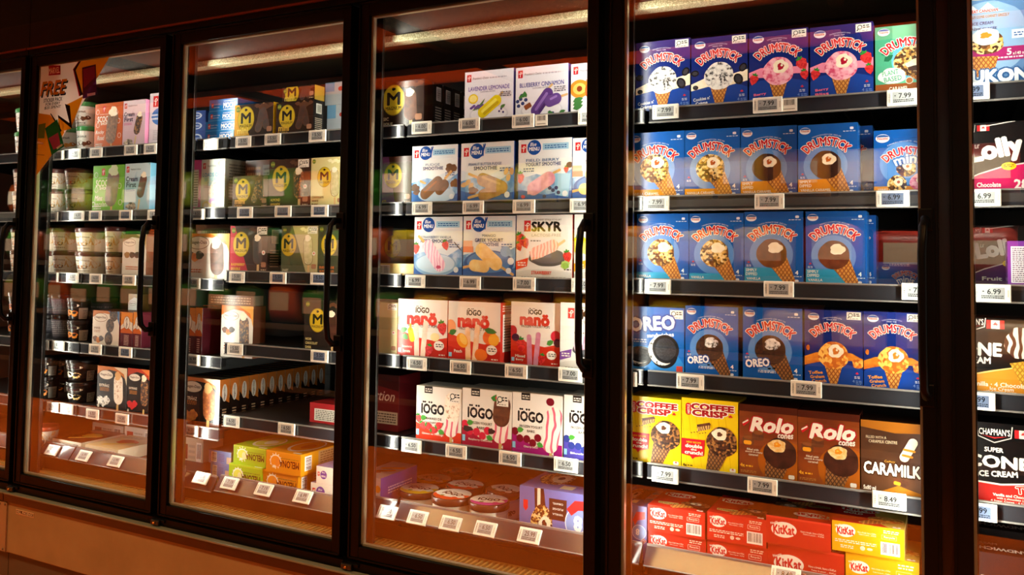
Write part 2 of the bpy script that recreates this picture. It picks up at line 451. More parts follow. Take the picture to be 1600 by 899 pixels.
def drum_ring(a, scoop='nuts', band='#d98a1f', text=('VANILLA CARAMEL',), heart='cara', badge=None, minis=False, bg='#0d58ae'):
    H = a.H
    a.rect(0, 0, 1, H, bg); a.ell(.46, .5, .37, .37, '#5a90d4')
    if not minis:
        nestle(a, .12, H - .11, .085); a.rrect(.87, H - .12, .93, H - .075, .015, '#e6eef6'); a.lines(.76, H - .16, .96, H - .135, 1, '#cfe0f2')
        a.text('CANADA’S FAVOURITE CONE · SINCE 1928', .48, H - .19, .5, .022, '#d8e4f4', 0, arc=.62)
    sc = {'nuts': NUTS, 'choc': CHOC, 'milk': CHOCM, 'cookie': lambda: noisy('dark_cookie_print', [(.3, '#24130c'), (.6, '#4a2c1c'), (.8, '#6a4a34')], 120)}[scoop]()
    if minis:
        nestle(a, .14, H - .14, .1)
        a.text('CANADA’S FAVOURITE · SINCE 1928', .5, H - .2, .6, .022, '#d8e4f4', 0, arc=.62)
        a.rect(0, 0, .75, .12, band); a.text('VANILLA', .16, .06, .2, .05, '#f6f0e2', .01)
        for x, y in ((.5, .42), (.36, .16), (.7, .18)):
            a.blob(x, y, .15, .145, NUTS() if x < .6 else BERRYP(), 5, .05); a.blob(x + .02, y + .03, .07, .065, CREAM(), 6, .12); a.ell(x + .02, y + .03, .025, .025, '#b8602a')
        drum_word(a, .52, H - .36, .8, .13, .52); a.text('minis', .56, H - .5, .5, .15, '#f4f2ee', .03, arc=.6, ol='#2c6cb8', olw=.06); return
    if badge != 'oreo':
        a.rect(0, .03, .7, .27 if len(text) > 1 else .15, band)
        if len(text) > 1:
            a.text('SIMPLY', .12, .225, .19, .05, '#f8f2e4', .02); a.text('DIPPED', .125, .155, .2, .05, '#f8f2e4', .02)
        a.text(text[-1], .04 + .017 * len(text[-1]), .075, .034 * len(text[-1]), .045, '#f8f2e4', .01)
    a.cone(.56, .42, .17, .83, -.06, .075, WAFER() if badge != 'oreo' else WAFERD())
    a.blob(.47, .52, .26, .255, sc, 5, .03)
    if heart == 'cara':
        a.blob(.52, .62, .12, .1, CREAM(), 7, .1); a.blob(.51, .62, .045, .045, '#b8561c', 8, .2); a.ell(.52, .64, .014, .01, CREAM())
    elif heart == 'oreo': a.blob(.5, .62, .13, .1, COOKIE(), 7, .12)
    else: a.blob(.53, .62, .125, .095, CREAM(), 7, .14)
    if badge == 'oreo':
        a.text('OREO', .25, .285, .4, .13, '#f4f6fa', .05, rot=.12, ol='#164a9c', olw=.1)
        a.blob(.45, .2, .03, .015, '#1a1a1e', 2); a.blob(.53, .21, .03, .015, '#1a1a1e', 3)
        a.lines(.26, .12, .56, .17, 2, '#dfe6f2'); a.rect(.03, .005, .5, .02, '#3f86cf')
    drum_word(a, .48, H - .31, .84, .15, .5)
    canada(a, .075, .4 if badge == 'oreo' else .33, .03); a.text('4', .89, .19, .05, .07, '#f4f6fa', .03); a.lines(.84, .11, .97, .14, 1, '#cfe0f2'); a.rrect(.86, .02, .92, .07, .02, '#dfe6f2')

def drum_plant(a):
    H = a.H
    a.rect(0, 0, 1, H, '#62b893'); a.rect(0, 0, .28, H, '#48a07e'); a.ell(.62, .58, .36, .38, '#63b4d6'); a.rect(0, 0, 1, .17, '#9a5426')
    nestle(a, .14, H - .1, .09)
    a.cone(.66, .4, .16, .98, .02, .06, WAFER()); a.blob(.62, .56, .32, .28, NUTS(), 5, .06); a.blob(.72, .48, .22, .12, CREAM(), 6, .1); a.blob(.72, .42, .22, .05, CHOC(), 7, .1)
    for x, y, r in ((.1, .7, .4), (.14, .58, .6), (.32, .82, .9)): a.leaf(x, y, .18, .05, r, '#1f6a4a')
    a.blob(.27, .31, .22, .14, '#eceadd', 5, .08); a.text('PLANT', .24, .37, .26, .085, '#3aa07e', .02, rot=.12); a.text('BASED', .28, .26, .28, .085, '#3aa07e', .02, rot=.12)
    a.text('CARAMEL', .37, .08, .3, .07, '#f4efe0', .03); a.ell(.54, .21, .06, .06, '#e8ddc6'); a.ell(.54, .21, .05, .05, '#a8683a')
    drum_word(a, .5, H - .3, .84, .15, .5)

def oreo_sandwich(a):
    H = a.H
    a.rect(0, 0, 1, H, '#1463b8'); a.blob(.3, .1, .7, .35, '#2f86d4', 3, .06)
    stickr(a, .74, H - .2, .98, H - .04)
    a.text('OREO', .4, H - .3, .84, .24, '#f2f4f8', .045, rot=.09, ol='#0f3f92', olw=.08); a.text('sandwiches', .56, H - .5, .5, .07, '#f2f4f8', .025, rot=.09)
    for x, y, rx, ry, ro in ((.15, .26, .25, .16, 0), (.62, .38, .26, .28, .3)):
        a.ell(x, y - .04, rx, ry, '#15151a', ro); a.ell(x - .03, y, rx * .98, ry * .96, COOKIE(), ro); a.ell(x + .04, y + .03, rx * .94, ry * .92, '#1a1a1f', ro); a.ell(x + .04, y + .03, rx * .74, ry * .72, noisy('cookie_relief_print', [(.4, '#101014'), (.7, '#3a3a42')], 260), ro)
    a.rect(.86, .02, .97, .12, '#c8463c'); a.lines(.03, .5, .3, .58, 2, '#dfe6f2')

def coffee_crisp(a):
    H = a.H
    a.rect(0, 0, 1, H, '#f0cf16')
    for k in range(7): a.bar(.1 + .13 * k, .05, .0 + .13 * k, H - .3, .006, '#dfb90e')
    for t, y, w in (('COFFEE', H - .14, .74), ('CRISP', H - .25, .6)):
        a.text(t, .55 if t == 'COFFEE' else .5, y, w, .1, '#a81f22', .06, ol='#f4efe0', olw=.09)
    a.rrect(.07, H - .3, .17, H - .09, .04, '#c8202a'); a.text('NESTLÉ', .12, H - .195, .16, .05, '#f4efe0', .02, rot=1.57)
    a.maple(.87, H - .27, .05, '#c8202a')
    a.poly([(.27, .78), (.5, .84), (.52, .73), (.29, .66)], noisy('wafer_bar_print', [(.3, '#7a4c1c'), (.5, '#c8964a'), (.7, '#e0b878')], 60, 'wave'))
    a.poly([(.27, .78), (.5, .84), (.53, .8), (.3, .74)], CHOCM())
    for k in range(6): a.ell(.18 + .05 * k, .63 + .012 * (k % 3), .014, .008, CHOCM())
    a.cone(.66, .36, .17, .53, -.04, .1, WAFERD()); a.blob(.72, .52, .27, .26, NUTSD(), 5, .05); a.blob(.68, .65, .13, .1, CREAM(), 6, .12); a.blob(.68, .65, .045, .04, CHOCM(), 7, .2)
    a.poly([(.0, .52), (.42, .52), (.4, .24), (.24, .2), (.2, .16), (.16, .21), (.0, .24)], '#d2202a')
    a.text('NEW RECIPE', .22, .46, .26, .03, '#f0cf16', .01); a.text('double', .22, .395, .3, .06, '#f8f2e4', .04); a.text('the', .22, .335, .1, .035, '#f8f2e4', .03); a.text('crunch!', .22, .28, .32, .06, '#f8f2e4', .04)
    a.text('4x', .06, .05, .07, .05, '#3a2010', .03); a.lines(.11, .03, .2, .07, 1, '#6a4a18'); a.rrect(.86, .02, .96, .08, .02, '#e8e2d6'); a.maple(.91, .06, .03, '#c8202a')

def rolo(a):
    H = a.H
    a.rect(0, 0, 1, H, noisy('amber_brown_print', [(.3, '#6e2c0e'), (.55, '#8f4412'), (.75, '#b8651a')], 9))
    a.ell(.75, .3, .42, .4, '#a85a16')
    a.rect(0, H - .12, 1, H, '#4f1f12')
    a.poly([(.05, H - .34), (.16, H - .24), (.18, H - .3), (.08, H - .39)], '#d0202a'); a.bar(.07, H - .33, .15, H - .28, .012, '#f2ece0')
    a.text('Rolo', .56, H - .33, .72, .24, '#f6f0e2', .05, shear=.25, rot=.04, ol='#b01f24', olw=.055)
    a.text('cones', .8, H - .5, .26, .07, '#f2ece0', .03, shear=.2, rot=.06)
    for x, y, q in ((.16, .62, 0), (.33, .72, 1)):
        a.rrect(x - .1, y - .08, x + .1, y + .07, .04, CHOCM()); a.ell(x, y + .06, .085, .04, '#8a4e28')
    a.rrect(.08, .55, .22, .62, .03, '#eaa224')
    a.text('Filled with', .24, .47, .2, .035, '#f4ead2', .01); a.text('smooth & creamy', .26, .425, .3, .035, '#f4ead2', .01); a.text('caramel', .25, .38, .16, .035, '#f4ead2', .01)
    a.cone(.66, .3, .2, .57, -.06, .13, WAFERD()); a.blob(.71, .45, .28, .27, CHOC(), 5, .04); a.blob(.66, .58, .15, .11, noisy('cream_caramel_print', [(.4, '#f2d9a0'), (.6, '#e2b25e')], 80), 6, .12); a.blob(.66, .6, .06, .045, '#e8931c', 7, .2); a.blob(.65, .61, .02, .015, '#f4c24c', 8)
    a.text('4x', .06, .18, .08, .06, '#f0b030', .03); a.lines(.12, .15, .24, .2, 1, '#f0b030'); a.lines(.03, .05, .3, .1, 2, '#c88a4a'); a.rrect(.85, .03, .95, .1, .02, '#e8e2d6')

def caramilk(a):
    H = a.H
    a.rect(0, 0, 1, H, noisy('cocoa_swirl_print', [(.3, '#3f2414'), (.6, '#5a351c'), (.8, '#70451f')], 10))
    a.poly([(0, H), (1, H), (1, H - .16), (.55, H - .19), (0, H - .12)], '#a5641c')
    a.poly([(0, 0), (1, 0), (1, .05), (.6, .16), (.3, .02)], '#b87420')
    a.text('FILLED WITH A', .25, H - .29, .33, .045, '#d8c8a8', 0, rot=.03); a.text('CARAMILK CENTRE', .36, H - .36, .46, .05, '#d8c8a8', .01, rot=.03)
    a.bar(.7, .64, .84, .94, .1, CHOC()); a.bar(.7, .66, .84, .93, .075, CREAM()); a.bar(.7, .8, .86, .78, .02, '#d88c28'); a.bar(.68, .7, .82, .68, .02, '#d88c28')
    a.text('Cadbury', .47, .56, .17, .05, '#d8a23c', .01, shear=.3)
    a.text('CARAMILK', .5, .425, .9, .2, '#f4efe2', .04, ol='#3a2010', olw=.07)
    a.rrect(.52, .16, .78, .28, .03, CHOCM(), -.15); a.rrect(.53, .17, .64, .23, .02, '#e8a02c', -.15)
    a.text('5x80 ml', .14, .07, .2, .07, '#f2ece0', .03)

def kitkat_logo(a, cx, cy, w, h, flip=False):
    a.ell(cx, cy, w / 2, h / 2, '#f2ece0', .06); a.text('KitKat', cx, cy, w * .82, h * .56, '#c41e26', .045, rot=.05)
    a.text('Nestlé', cx - w * .38, cy + h * .38, w * .3, h * .14, '#f2ece0', .02, rot=.3)

def kitkat(a, plain=False, turned=False, gold=False):
    H = a.H; red = '#c22a20' if not plain else '#b8261c'
    base = '#d9a214' if gold else red
    a.rect(0, 0, 1, H, base)
    if plain:
        a.rect(0, H - .03, 1, H, '#d0382c'); kitkat_logo(a, .28, H * .55, .4, .25)
        a.text('Have a break, have a KitKat.', .72, H * .58, .36, .035, '#f0e0c8', 0, shear=.1); a.text('Faites la pause ... KitKat.', .74, H * .5, .32, .03, '#f0e0c8', 0, shear=.1)
    else:
        kitkat_logo(a, .19, H * .7, .28, .19)
        a.text('Have a break, have a KitKat.', .49, H * .72, .26, .028, '#f6e6cc', 0, shear=.1); a.text('Faites la pause ... KitKat.', .5, H * .65, .24, .024, '#f6e6cc', 0, shear=.1)
        a.lines(.04, H * .3, .62, H * .42, 2, '#f0d8c0'); a.lines(.12, H * .12, .3, H * .24, 2, '#f0d8c0')
        a.ell(.43, H * .2, .035, .035, '#e8c8b0'); a.ell(.53, H * .2, .04, .02, '#e8c8b0')
        a.rrect(.69, H * .6, .9, H * .76, .01, '#e8a090' if not gold else '#f0c860'); a.rrect(.7, H * .62, .89, H * .74, .01, base); a.text('Recycle', .8, H * .68, .15, .04, '#f6e6cc', .01); a.lines(.72, H * .8, .93, H * .92, 2, '#f0d8c0')
        a.barcode(.68, H * .1, .94, H * .52, 5)
    a.use('top', turned)
    T = a.H
    a.rect(0, 0, 1, T, '#d6b050' if gold else '#4a2214')
    a.poly([(0, 0), (.8 if gold else .35, 0), (.62, .2), (.5, T), (0, T)], '#b4201f')
    if not gold: a.poly([(0, 0), (1, 0), (.8, .16), (0, .12)], '#c82a24')
    kitkat_logo(a, .34, T * .72, .56, T * .24)
    if gold: a.text('GOLD', .25, T * .52, .28, .09, '#f6eedc', .03)
    else: a.poly([(.1, .3), (.45, .34), (.5, .24), (.3, .16), (.12, .2)], '#c8b068'); a.text('crunch', .28, .25, .3, .06, '#3a2412', .03)
    a.cone(.66, .3, .14, .4, .06, .06, WAFER()); a.blob(.74, .4, .26, .15, CARAN() if gold else NUTSD(), 5, .06)
    if not gold: a.blob(.74, .42, .1, .06, CREAM(), 6, .1); a.ell(.74, .42, .03, .02, '#3a1c10')
    a.rrect(.84, .04, .95, .1, .02, '#efe8dc'); a.maple(.9, .08, .03, '#c8202a')
    if gold: a.use('right'); a.rect(0, 0, 1, a.H, '#d8b868'); a.lines(.1, .1, .9, a.H * .8, 5, '#a87a30')

def crate(a):
    H = a.H
    a.rect(0, 0, 1, H, '#5f6cb0')
    a.poly([(.05, .62 * H + .1), (.11, .62 * H + .1), (.11, .62 * H + .01), (.08, .62 * H - .03), (.05, .62 * H + .01)], '#d0282a')
    a.cone(.27, H * .66, .07, .25, H, .06, CHOC()); a.bar(.25, H * .7, .25, H, .02, '#e8dcc4')
    a.blob(.29, H * .42, .14, H * .3, NUTS(), 5, .06); a.blob(.33, H * .38, .075, H * .16, CREAM(), 6, .12); a.blob(.32, H * .4, .03, H * .07, CHOC(), 7, .2)
    a.rect(.38, H * .5, .6, H * .86, '#33221c')
    for i, t in enumerate(('VANILLA', 'FUDGE', 'CARAMEL')): a.text(t, .49, H * (.6 + .09 * i), .13, .022, '#efe6d4', .01, rot=3.14)
    a.ell(.78, H * .5, .2, .2, '#e8eef8'); a.ell(.78, H * .5, .19, .19, '#7a9ad6'); a.text('8', .74, H * .5, .09, .16, '#f4f2ec', .05, rot=3.14)
    a.poly([(.6, H * .72), (.7, H * .88), (.95, H * .9), (.95, H * .76), (.74, H * .72), (.66, H * .62)], '#c8282e')
    a.text('DRUMSTiCK', .78, H * .28, .44, .1, '#cc1f2a', .035, rot=3.5, arc=.34, ol='#f6f1e6', olw=.06)
    a.use('top'); T = a.H
    a.rect(0, 0, 1, T, '#6a76b8'); a.rect(.3, T * .3, 1, T * .8, '#2c1e1a'); a.blob(.27, T * .5, .2, T * .3, NUTS(), 5, .06); a.blob(.32, T * .5, .11, T * .17, CREAM(), 6, .1); a.blob(.31, T * .52, .04, T * .07, CHOC(), 7)
    a.ell(.86, T * .5, .16, T * .35, '#7a9ad6'); a.text('DRUMSTiCK', .85, T * .5, .26, T * .2, '#cc1f2a', .03, ol='#f6f1e6'); a.rrect(.46, T * .1, .62, T * .24, .01, '#e6d8b0')

def pc_mark(a, x, y, s):
    a.rect(x - s * .5, y - s * .75, x + s * .5, y + s * .75, '#c8252c'); a.bar(x - s * .05, y - s * .5, x + s * .05, y + s * .4, s * .07, '#f4ece2'); a.ell(x + s * .1, y + s * .2, s * .26, s * .2, '#f4ece2'); a.ell(x + s * .1, y + s * .2, s * .14, s * .1, '#c8252c'); a.bar(x - s * .35, y + s * .1, x + s * .05, y - s * .05, s * .05, '#f4ece2')

def pc_signature(a, cx, cy, w, m='#2a2420'): a.text('President’s Choice', cx, cy, w, w * .12, m, 0, shear=.35)

def pc_pops(a, kind='lavender'):
    H = a.H
    a.rect(0, 0, 1, H, '#e6e4ee')
    pc_mark(a, .09, H - .12, .09); pc_signature(a, .33, H - .13, .33); a.lines(.52, H - .16, .86, H - .11, 1, '#b8b4c4')
    t, c = {'lavender': ('LAVENDER LEMONADE', '#7a62ae'), 'blueberry': ('BLUEBERRY CINNAMON', '#54509a'), 'peach': ('PEACH ICED TEA', '#e08038')}[kind]
    if kind != 'peach': a.text(t, .5, H - .32, .84, .075, c, .025)
    else: a.text('PEACH', .48, H - .33, .4, .075, c, .025)
    a.text('FLAVOURED ICE POPS', .48, H - .385, .3, .025, '#6a6480', .01)
    a.ell(.5, .12, .4, .16, '#d8d4e0'); a.ell(.5, .13, .37, .14, '#eceaf2')
    if kind == 'lavender':
        a.ell(.18, .42, .1, .09, '#e8c81c'); a.ell(.18, .42, .075, .065, '#f6e68a')
        for k in range(4): a.leaf(.16 + .04 * k, .2, .26, .02, .5 + .16 * k, '#5a7a3c')
        for k in range(9): a.ell(.14 + .03 * k, .25 + .02 * (k % 3), .03, .022, '#6a4a9a')
        a.bar(.7, .42, .78, .5, .022, '#d8b078'); a.bar(.38, .16, .66, .36, .1, '#e6cf14'); a.bar(.38, .18, .64, .37, .03, '#f6ea5c'); a.bar(.42, .14, .68, .32, .03, '#c8ae10')
        for x, y in ((.72, .16), (.76, .2), (.8, .14)): a.ell(x, y, .02, .02, '#3c3a7a')
        a.leaf(.74, .22, .12, .03, .5, '#4a7a38')
    elif kind == 'blueberry':
        for x, y in ((.04, .3), (.1, .34), (.06, .22), (.14, .26), (.2, .32), (.12, .4)): a.ell(x, y, .035, .032, '#2c3a72')
        for k in range(4): a.leaf(.06 + .05 * k, .36, .12, .03, .4 + .5 * k, '#3f7a3c')
        a.rrect(.17, .16, .31, .25, .02, '#8a4a2c', .5)
        a.bar(.62, .48, .7, .55, .02, '#d8b078'); a.bar(.86, .33, .98, .36, .02, '#d8b078')
        a.bar(.4, .12, .62, .4, .1, '#5c3a86'); a.bar(.4, .14, .6, .4, .025, '#8a6ab8'); a.bar(.47, .1, .68, .36, .025, '#452868'); a.bar(.66, .26, .78, .3, .1, '#63428e'); a.bar(.68, .3, .78, .34, .02, '#9474c0')
        for x, y in ((.66, .08), (.72, .06)): a.ell(x, y, .025, .022, '#2c3a72')
        a.leaf(.62, .08, .12, .03, -.3, '#3f7a3c'); a.leaf(.84, .06, .12, .03, .2, '#3f7a3c')
    else:
        a.ell(.16, .44, .18, .16, '#e88a2a'); a.ell(.16, .44, .12, .1, '#f4c060'); a.ell(.16, .44, .05, .05, '#8a3c1c'); a.ell(.4, .4, .14, .16, '#d8602a')
        for k in range(3): a.leaf(.04, .1 + .06 * k, .2, .05, .3, '#3f7a3c')
        a.bar(.5, .14, .76, .32, .1, '#e0a040')
    a.lines(.74, .42, .96, .52, 3, '#5a5466')

def blue_menu(a, kind='fudge', lines_=('FUDGE', 'SMOOTHIE')):
    H = a.H
    a.rect(0, 0, 1, H, '#d3e4f0'); a.poly([(0, H * .55), (.4, H * .42), (1, H * .6), (1, H), (0, H)], '#e6ecf0')
    a.poly([(0, 0), (1, 0), (1, H * .5), (.7, H * .34), (.35, H * .44), (0, H * .36)], ICEBLUE()); a.poly([(0, 0), (1, 0), (1, H * .16), (.5, H * .1), (0, H * .2)], '#2a62ae')
    pc_mark(a, .1, H - .15, .1); a.ell(.3, H - .14, .13, .13, '#14489c'); a.text('Blue', .28, H - .085, .12, .06, '#f2f4f8', .01, shear=.35); a.text('MENU', .3, H - .165, .19, .06, '#f2f4f8', .03)
    a.rect(.46, H - .19, .94, H - .08, '#9ecbe8'); a.lines(.5, H - .17, .9, H - .1, 2, '#2a5a9a')
    if kind in ('fudge', 'peanut', 'mango'): a.bar(.4, H - .22, .46, H - .03, .012, '#14489c'); a.bar(.425, H - .22, .43, H - .03, .008, '#14489c')
    if len(lines_) == 3:
        a.text(lines_[0], .5, H - .33, .26, .045, '#3c6a9c', .01); a.text(lines_[1], .5, H - .41, .54, .06, '#163c84', .03); a.text(lines_[2], .5, H - .48, .38, .055, '#163c84', .03)
    else:
        a.text(lines_[0], .46, H - .36, min(.62, .062 * len(lines_[0])), .045, '#3c6a9c', .01); a.text(lines_[1], .47, H - .43, min(.66, .055 * len(lines_[1])), .06, '#163c84', .03)
    a.lines(.74 if kind != 'berry' else .1, .5, .94 if kind != 'berry' else .3, .58, 2, '#2a5a9a')
    if kind == 'fudge':
        for x, y, r in ((.08, .3, .09), (.12, .22, .08), (.86, .64, .12), (.95, .36, .1)): a.blob(x, y, r, r * .75, CHOCM(), int(x * 99), .2)
        a.ell(.55, .16, .4, .14, '#b8d4ea'); a.bar(.74, .46, .86, .58, .025, '#d8ac6c'); a.bar(.2, .42, .3, .38, .022, '#d8ac6c'); a.bar(.62, .25, .72, .34, .1, CHOCM()); a.bar(.3, .18, .58, .4, .105, CHOCM()); a.bar(.3, .22, .54, .4, .02, '#9a5a34')
    elif kind == 'peanut':
        for x, y in ((.06, .3), (.14, .34), (.2, .28), (.9, .4), (.96, .5), (.86, .5)): a.ell(x, y, .06, .04, '#d8b078', x * 5)
        a.blob(.24, .2, .09, .06, CHOCM(), 4, .2); a.bar(.16, .48, .36, .4, .022, '#d8ac6c'); a.bar(.16, .08, .4, .14, .022, '#d8ac6c'); a.bar(.44, .12, .7, .2, .1, noisy('peanut_ice_print', [(.3, '#8a5c34'), (.7, '#b88a58')], 60)); a.bar(.42, .38, .78, .24, .11, noisy('peanut_ice_print', [(.3, '#8a5c34'), (.7, '#b88a58')], 60)); a.bar(.42, .42, .74, .3, .02, '#c8a070')
    elif kind == 'berry':
        a.berry(.04, .4, .1); a.berry(.9, .52, .06); a.ell(.96, .6, .06, .05, '#3a1c3c'); a.poly([(.68, .46), (.98, .46), (.94, .06), (.7, .1)], '#8ac4e2')
        for x, y in ((.6, .22), (.66, .18), (.72, .22), (.76, .14), (.5, .08)): a.ell(x, y, .035, .032, '#2c3468')
        a.bar(.66, .47, .78, .52, .022, '#d8ac6c'); a.bar(.3, .22, .58, .38, .12, noisy('pink_ice_print', [(.3, '#c87898'), (.7, '#eaa8c0')], 60)); a.rect(.18, .12, .34, .26, noisy('pink_ice_print', [], 60)); a.blob(.1, .08, .04, .03, '#e04a5a', 3)
    elif kind == 'kefir':
        a.ell(.45, .2, .44, .2, '#8ab4da'); a.ell(.45, .22, .4, .17, '#c2dcf0'); a.berry(.04, .48, .1); a.berry(.66, .54, .09, .3); a.bar(.84, .6, .98, .46, .008, '#3a2418')
        a.bar(.1, .7, .24, .58, .024, '#d8ac6c'); a.bar(.3, .52, .54, .2, .12, noisy('pink_swirl_print', [(.3, '#e8a8c8'), (.6, '#f8dce8')], 30, 'wave')); a.blob(.52, .16, .05, .03, '#c84a7a', 3)
    else:
        a.ell(.5, .24, .48, .22, '#26569c'); a.ell(.5, .26, .42, .18, '#4a80c0'); a.rect(0, .5, .18, .62, '#f0b8a0'); a.rect(0, .42, .2, .52, '#e88a6a'); a.ell(.82, .44, .1, .09, '#7aa8d8'); a.ell(.92, .28, .06, .06, '#e6eef6')
        a.bar(0, .16, .2, .2, .022, '#d8ac6c'); a.bar(.74, .18, .96, .06, .022, '#d8ac6c'); a.bar(.22, .2, .42, .18, .1, noisy('mango_ice_print', [(.3, '#e8b860'), (.7, '#f6dc9a')], 40)); a.bar(.36, .46, .64, .24, .12, noisy('mango_ice_print', [], 40))
    a.ell(.88, .12, .05, .05, '#dfe8f0')

def skyr(a, kind='strawberry'):
    H = a.H
    a.rect(0, 0, 1, H, '#e9e6e0'); a.ell(.5, .02, .6, .14, '#d8d4cc')
    pc_mark(a, .2, H - .18, .12); a.text('ICELANDIC STYLE YOGURT', .55, H - .08, .52, .025, '#4a4642', .01); a.text('SKYR', .54, H - .19, .52, .15, '#1c1a1a', .05); a.text('LACTOSE-FREE', .54, H - .33, .52, .045, '#a8a49c', .01)
    c = {'strawberry': '#e2402c', 'lemon': '#f0981c', 'berries': '#7a4a9c'}[kind]
    a.poly([(0, .28), (.22, .34), (.2, .2), (0, .14)], c); a.lines(.03, .2, .18, .28, 2, '#f6efe2')
    p = {'strawberry': ('#f0a090', '#fbd8c8'), 'lemon': ('#f0dc90', '#fbf2cc'), 'berries': ('#d8a0c0', '#f2d4e2')}[kind]
    sw = noisy(kind + '_skyr_print', [(.35, p[0]), (.65, p[1])], 30, 'wave')
    a.blob(.56, .34, .32, .14, '#4a4c52', 5, .06); a.blob(.56, .37, .3, .12, '#5e6066', 6, .06); a.bar(.74, .54, .86, .62, .022, '#e0c490')
    a.bar(.36, .42, .66, .54, .1, sw); a.poly([(.24, .44), (.28, .3), (.5, .36), (.48, .5)], sw)
    a.lines(.26, .6, .44, .64, 1, '#5a5652')
    if kind == 'strawberry':
        for x, y, r in ((.08, .64, .11), (.16, .58, .1), (.05, .52, .08)): a.berry(x, y, r, .4)
        a.berry(.92, .36, .1, .2); a.leaf(.8, .2, .18, .07, .4, '#a8c86a'); a.leaf(.82, .24, .14, .05, -.3, '#8ab44c')
        a.text('STRAWBERRY', .46, .1, .36, .055, '#d8402c', .03)
    elif kind == 'lemon':
        a.ell(.1, .6, .14, .16, '#f0cc1c'); a.leaf(.02, .72, .14, .05, .4, '#4a8a38'); a.ell(.22, .54, .1, .1, '#f6dc5c')
    else: a.text('BERRIES', .46, .1, .3, .055, '#6a3c8c', .03)
    a.lines(.86, .14, .98, .18, 1, '#4a4642'); a.lines(.1, .02, .9, .04, 1, '#6a6660')

def iogo_word(a, cx, cy, w, h):
    a.text('IOGO', cx, cy - h * .1, w, h * .8, '#1c1a1e', .05)
    for x in (-.42, -.34, -.16, -.06): a.ell(cx + w * x, cy + h * .47, h * .09, h * .09, '#1c1a1e')

def nano(a, kind='banana', side=False):
    H = a.H
    a.rect(0, 0, 1, H, '#eae6dd'); a.poly([(0, 0), (1, 0), (1, H * .36), (.7, H * .3), (.4, H * .34), (0, H * .46)], '#cc3420'); a.poly([(0, 0), (1, 0), (1, H * .2), (.5, H * .14), (0, H * .24)], '#b8261a')
    iogo_word(a, .5, H - .17, .27, .11); a.text('nanö', .49, H - .33, .58, .19, '#cf2f2c', .06); a.text('FROZEN YOGURT POPS', .51, H - .45, .58, .045, '#3a3436', .02)
    pop = {'banana': '#eebcaa', 'peach': '#f0b878', 'mixed': '#c87a9c'}[kind]
    pm = noisy(kind + '_pop_print', [(.3, pop), (.7, '#f6dcc4' if kind != 'mixed' else '#d89ab8')], 40)
    a.bar(.4, .04, .38, .52, .05, pm); a.bar(.52, .04, .57, .57, .05, pm)
    if kind == 'banana':
        a.bar(.3, .3, .26, .44, .055, '#f0c81c'); a.bar(.26, .46, .26, .54, .02, '#c8a018'); a.ell(.06, .6, .07, .1, '#f0dc90'); a.berry(.9, .5, .12, .2); a.leaf(.05, .42, .16, .05, .3, '#3f8a38'); a.leaf(.1, .36, .14, .05, -.5, '#3f8a38'); a.ell(.76, .35, .09, .07, '#f4e2a8')
    elif kind == 'peach':
        a.ell(.28, .34, .1, .13, '#f0a028', .6); a.ell(.3, .36, .06, .1, '#f6c860', .6); a.ell(.8, .42, .13, .12, '#e86a28', .5); a.ell(.88, .38, .1, .1, '#f0b030'); a.ell(.05, .56, .1, .12, '#f0a070'); a.leaf(.7, .54, .24, .05, -.15, '#3f7a38'); a.leaf(.02, .44, .16, .05, .4, '#3f7a38')
    else:
        a.berry(.22, .36, .13, .1); a.ell(.04, .62, .09, .1, '#b82c3a'); a.ell(.1, .5, .08, .07, '#4a2444'); a.ell(.92, .56, .1, .1, '#c82c40'); a.ell(.96, .44, .08, .08, '#5a1c3c'); a.leaf(.74, .4, .16, .05, .5, '#3f8a38')
    a.berry(.64, .12, .1, -.2) if kind != 'peach' else a.blob(.64, .12, .12, .1, '#e8782a', 3, .05)
    a.blob(.84, .21, .1, .08, '#f4f0e8', 4, .03); a.lines(.78, .18, .92, .25, 2, '#4a4446')
    a.text({'banana': 'Strawberry', 'peach': 'Peach', 'mixed': 'Mixed'}[kind], .2, .16, .2 if kind != 'peach' else .15, .05, '#f8efe2', .02)
    if kind != 'peach': a.text('Banana' if kind == 'banana' else 'Berry', .19, .09, .15, .05, '#f8efe2', .02)
    a.rect(.02, .06, .08, .13, '#8ac8ea'); a.lines(.84, .04, .96, .08, 1, '#f4d8cc')
    if side:
        a.use('right'); a.rect(0, 0, 1, a.H, '#c03024'); a.rect(.12, a.H * .18, .82, a.H * .8, '#eae4da'); a.lines(.18, a.H * .22, .78, a.H * .76, 12, '#4a4446'); a.lines(.1, a.H * .84, .9, a.H * .96, 3, '#f4d8cc')

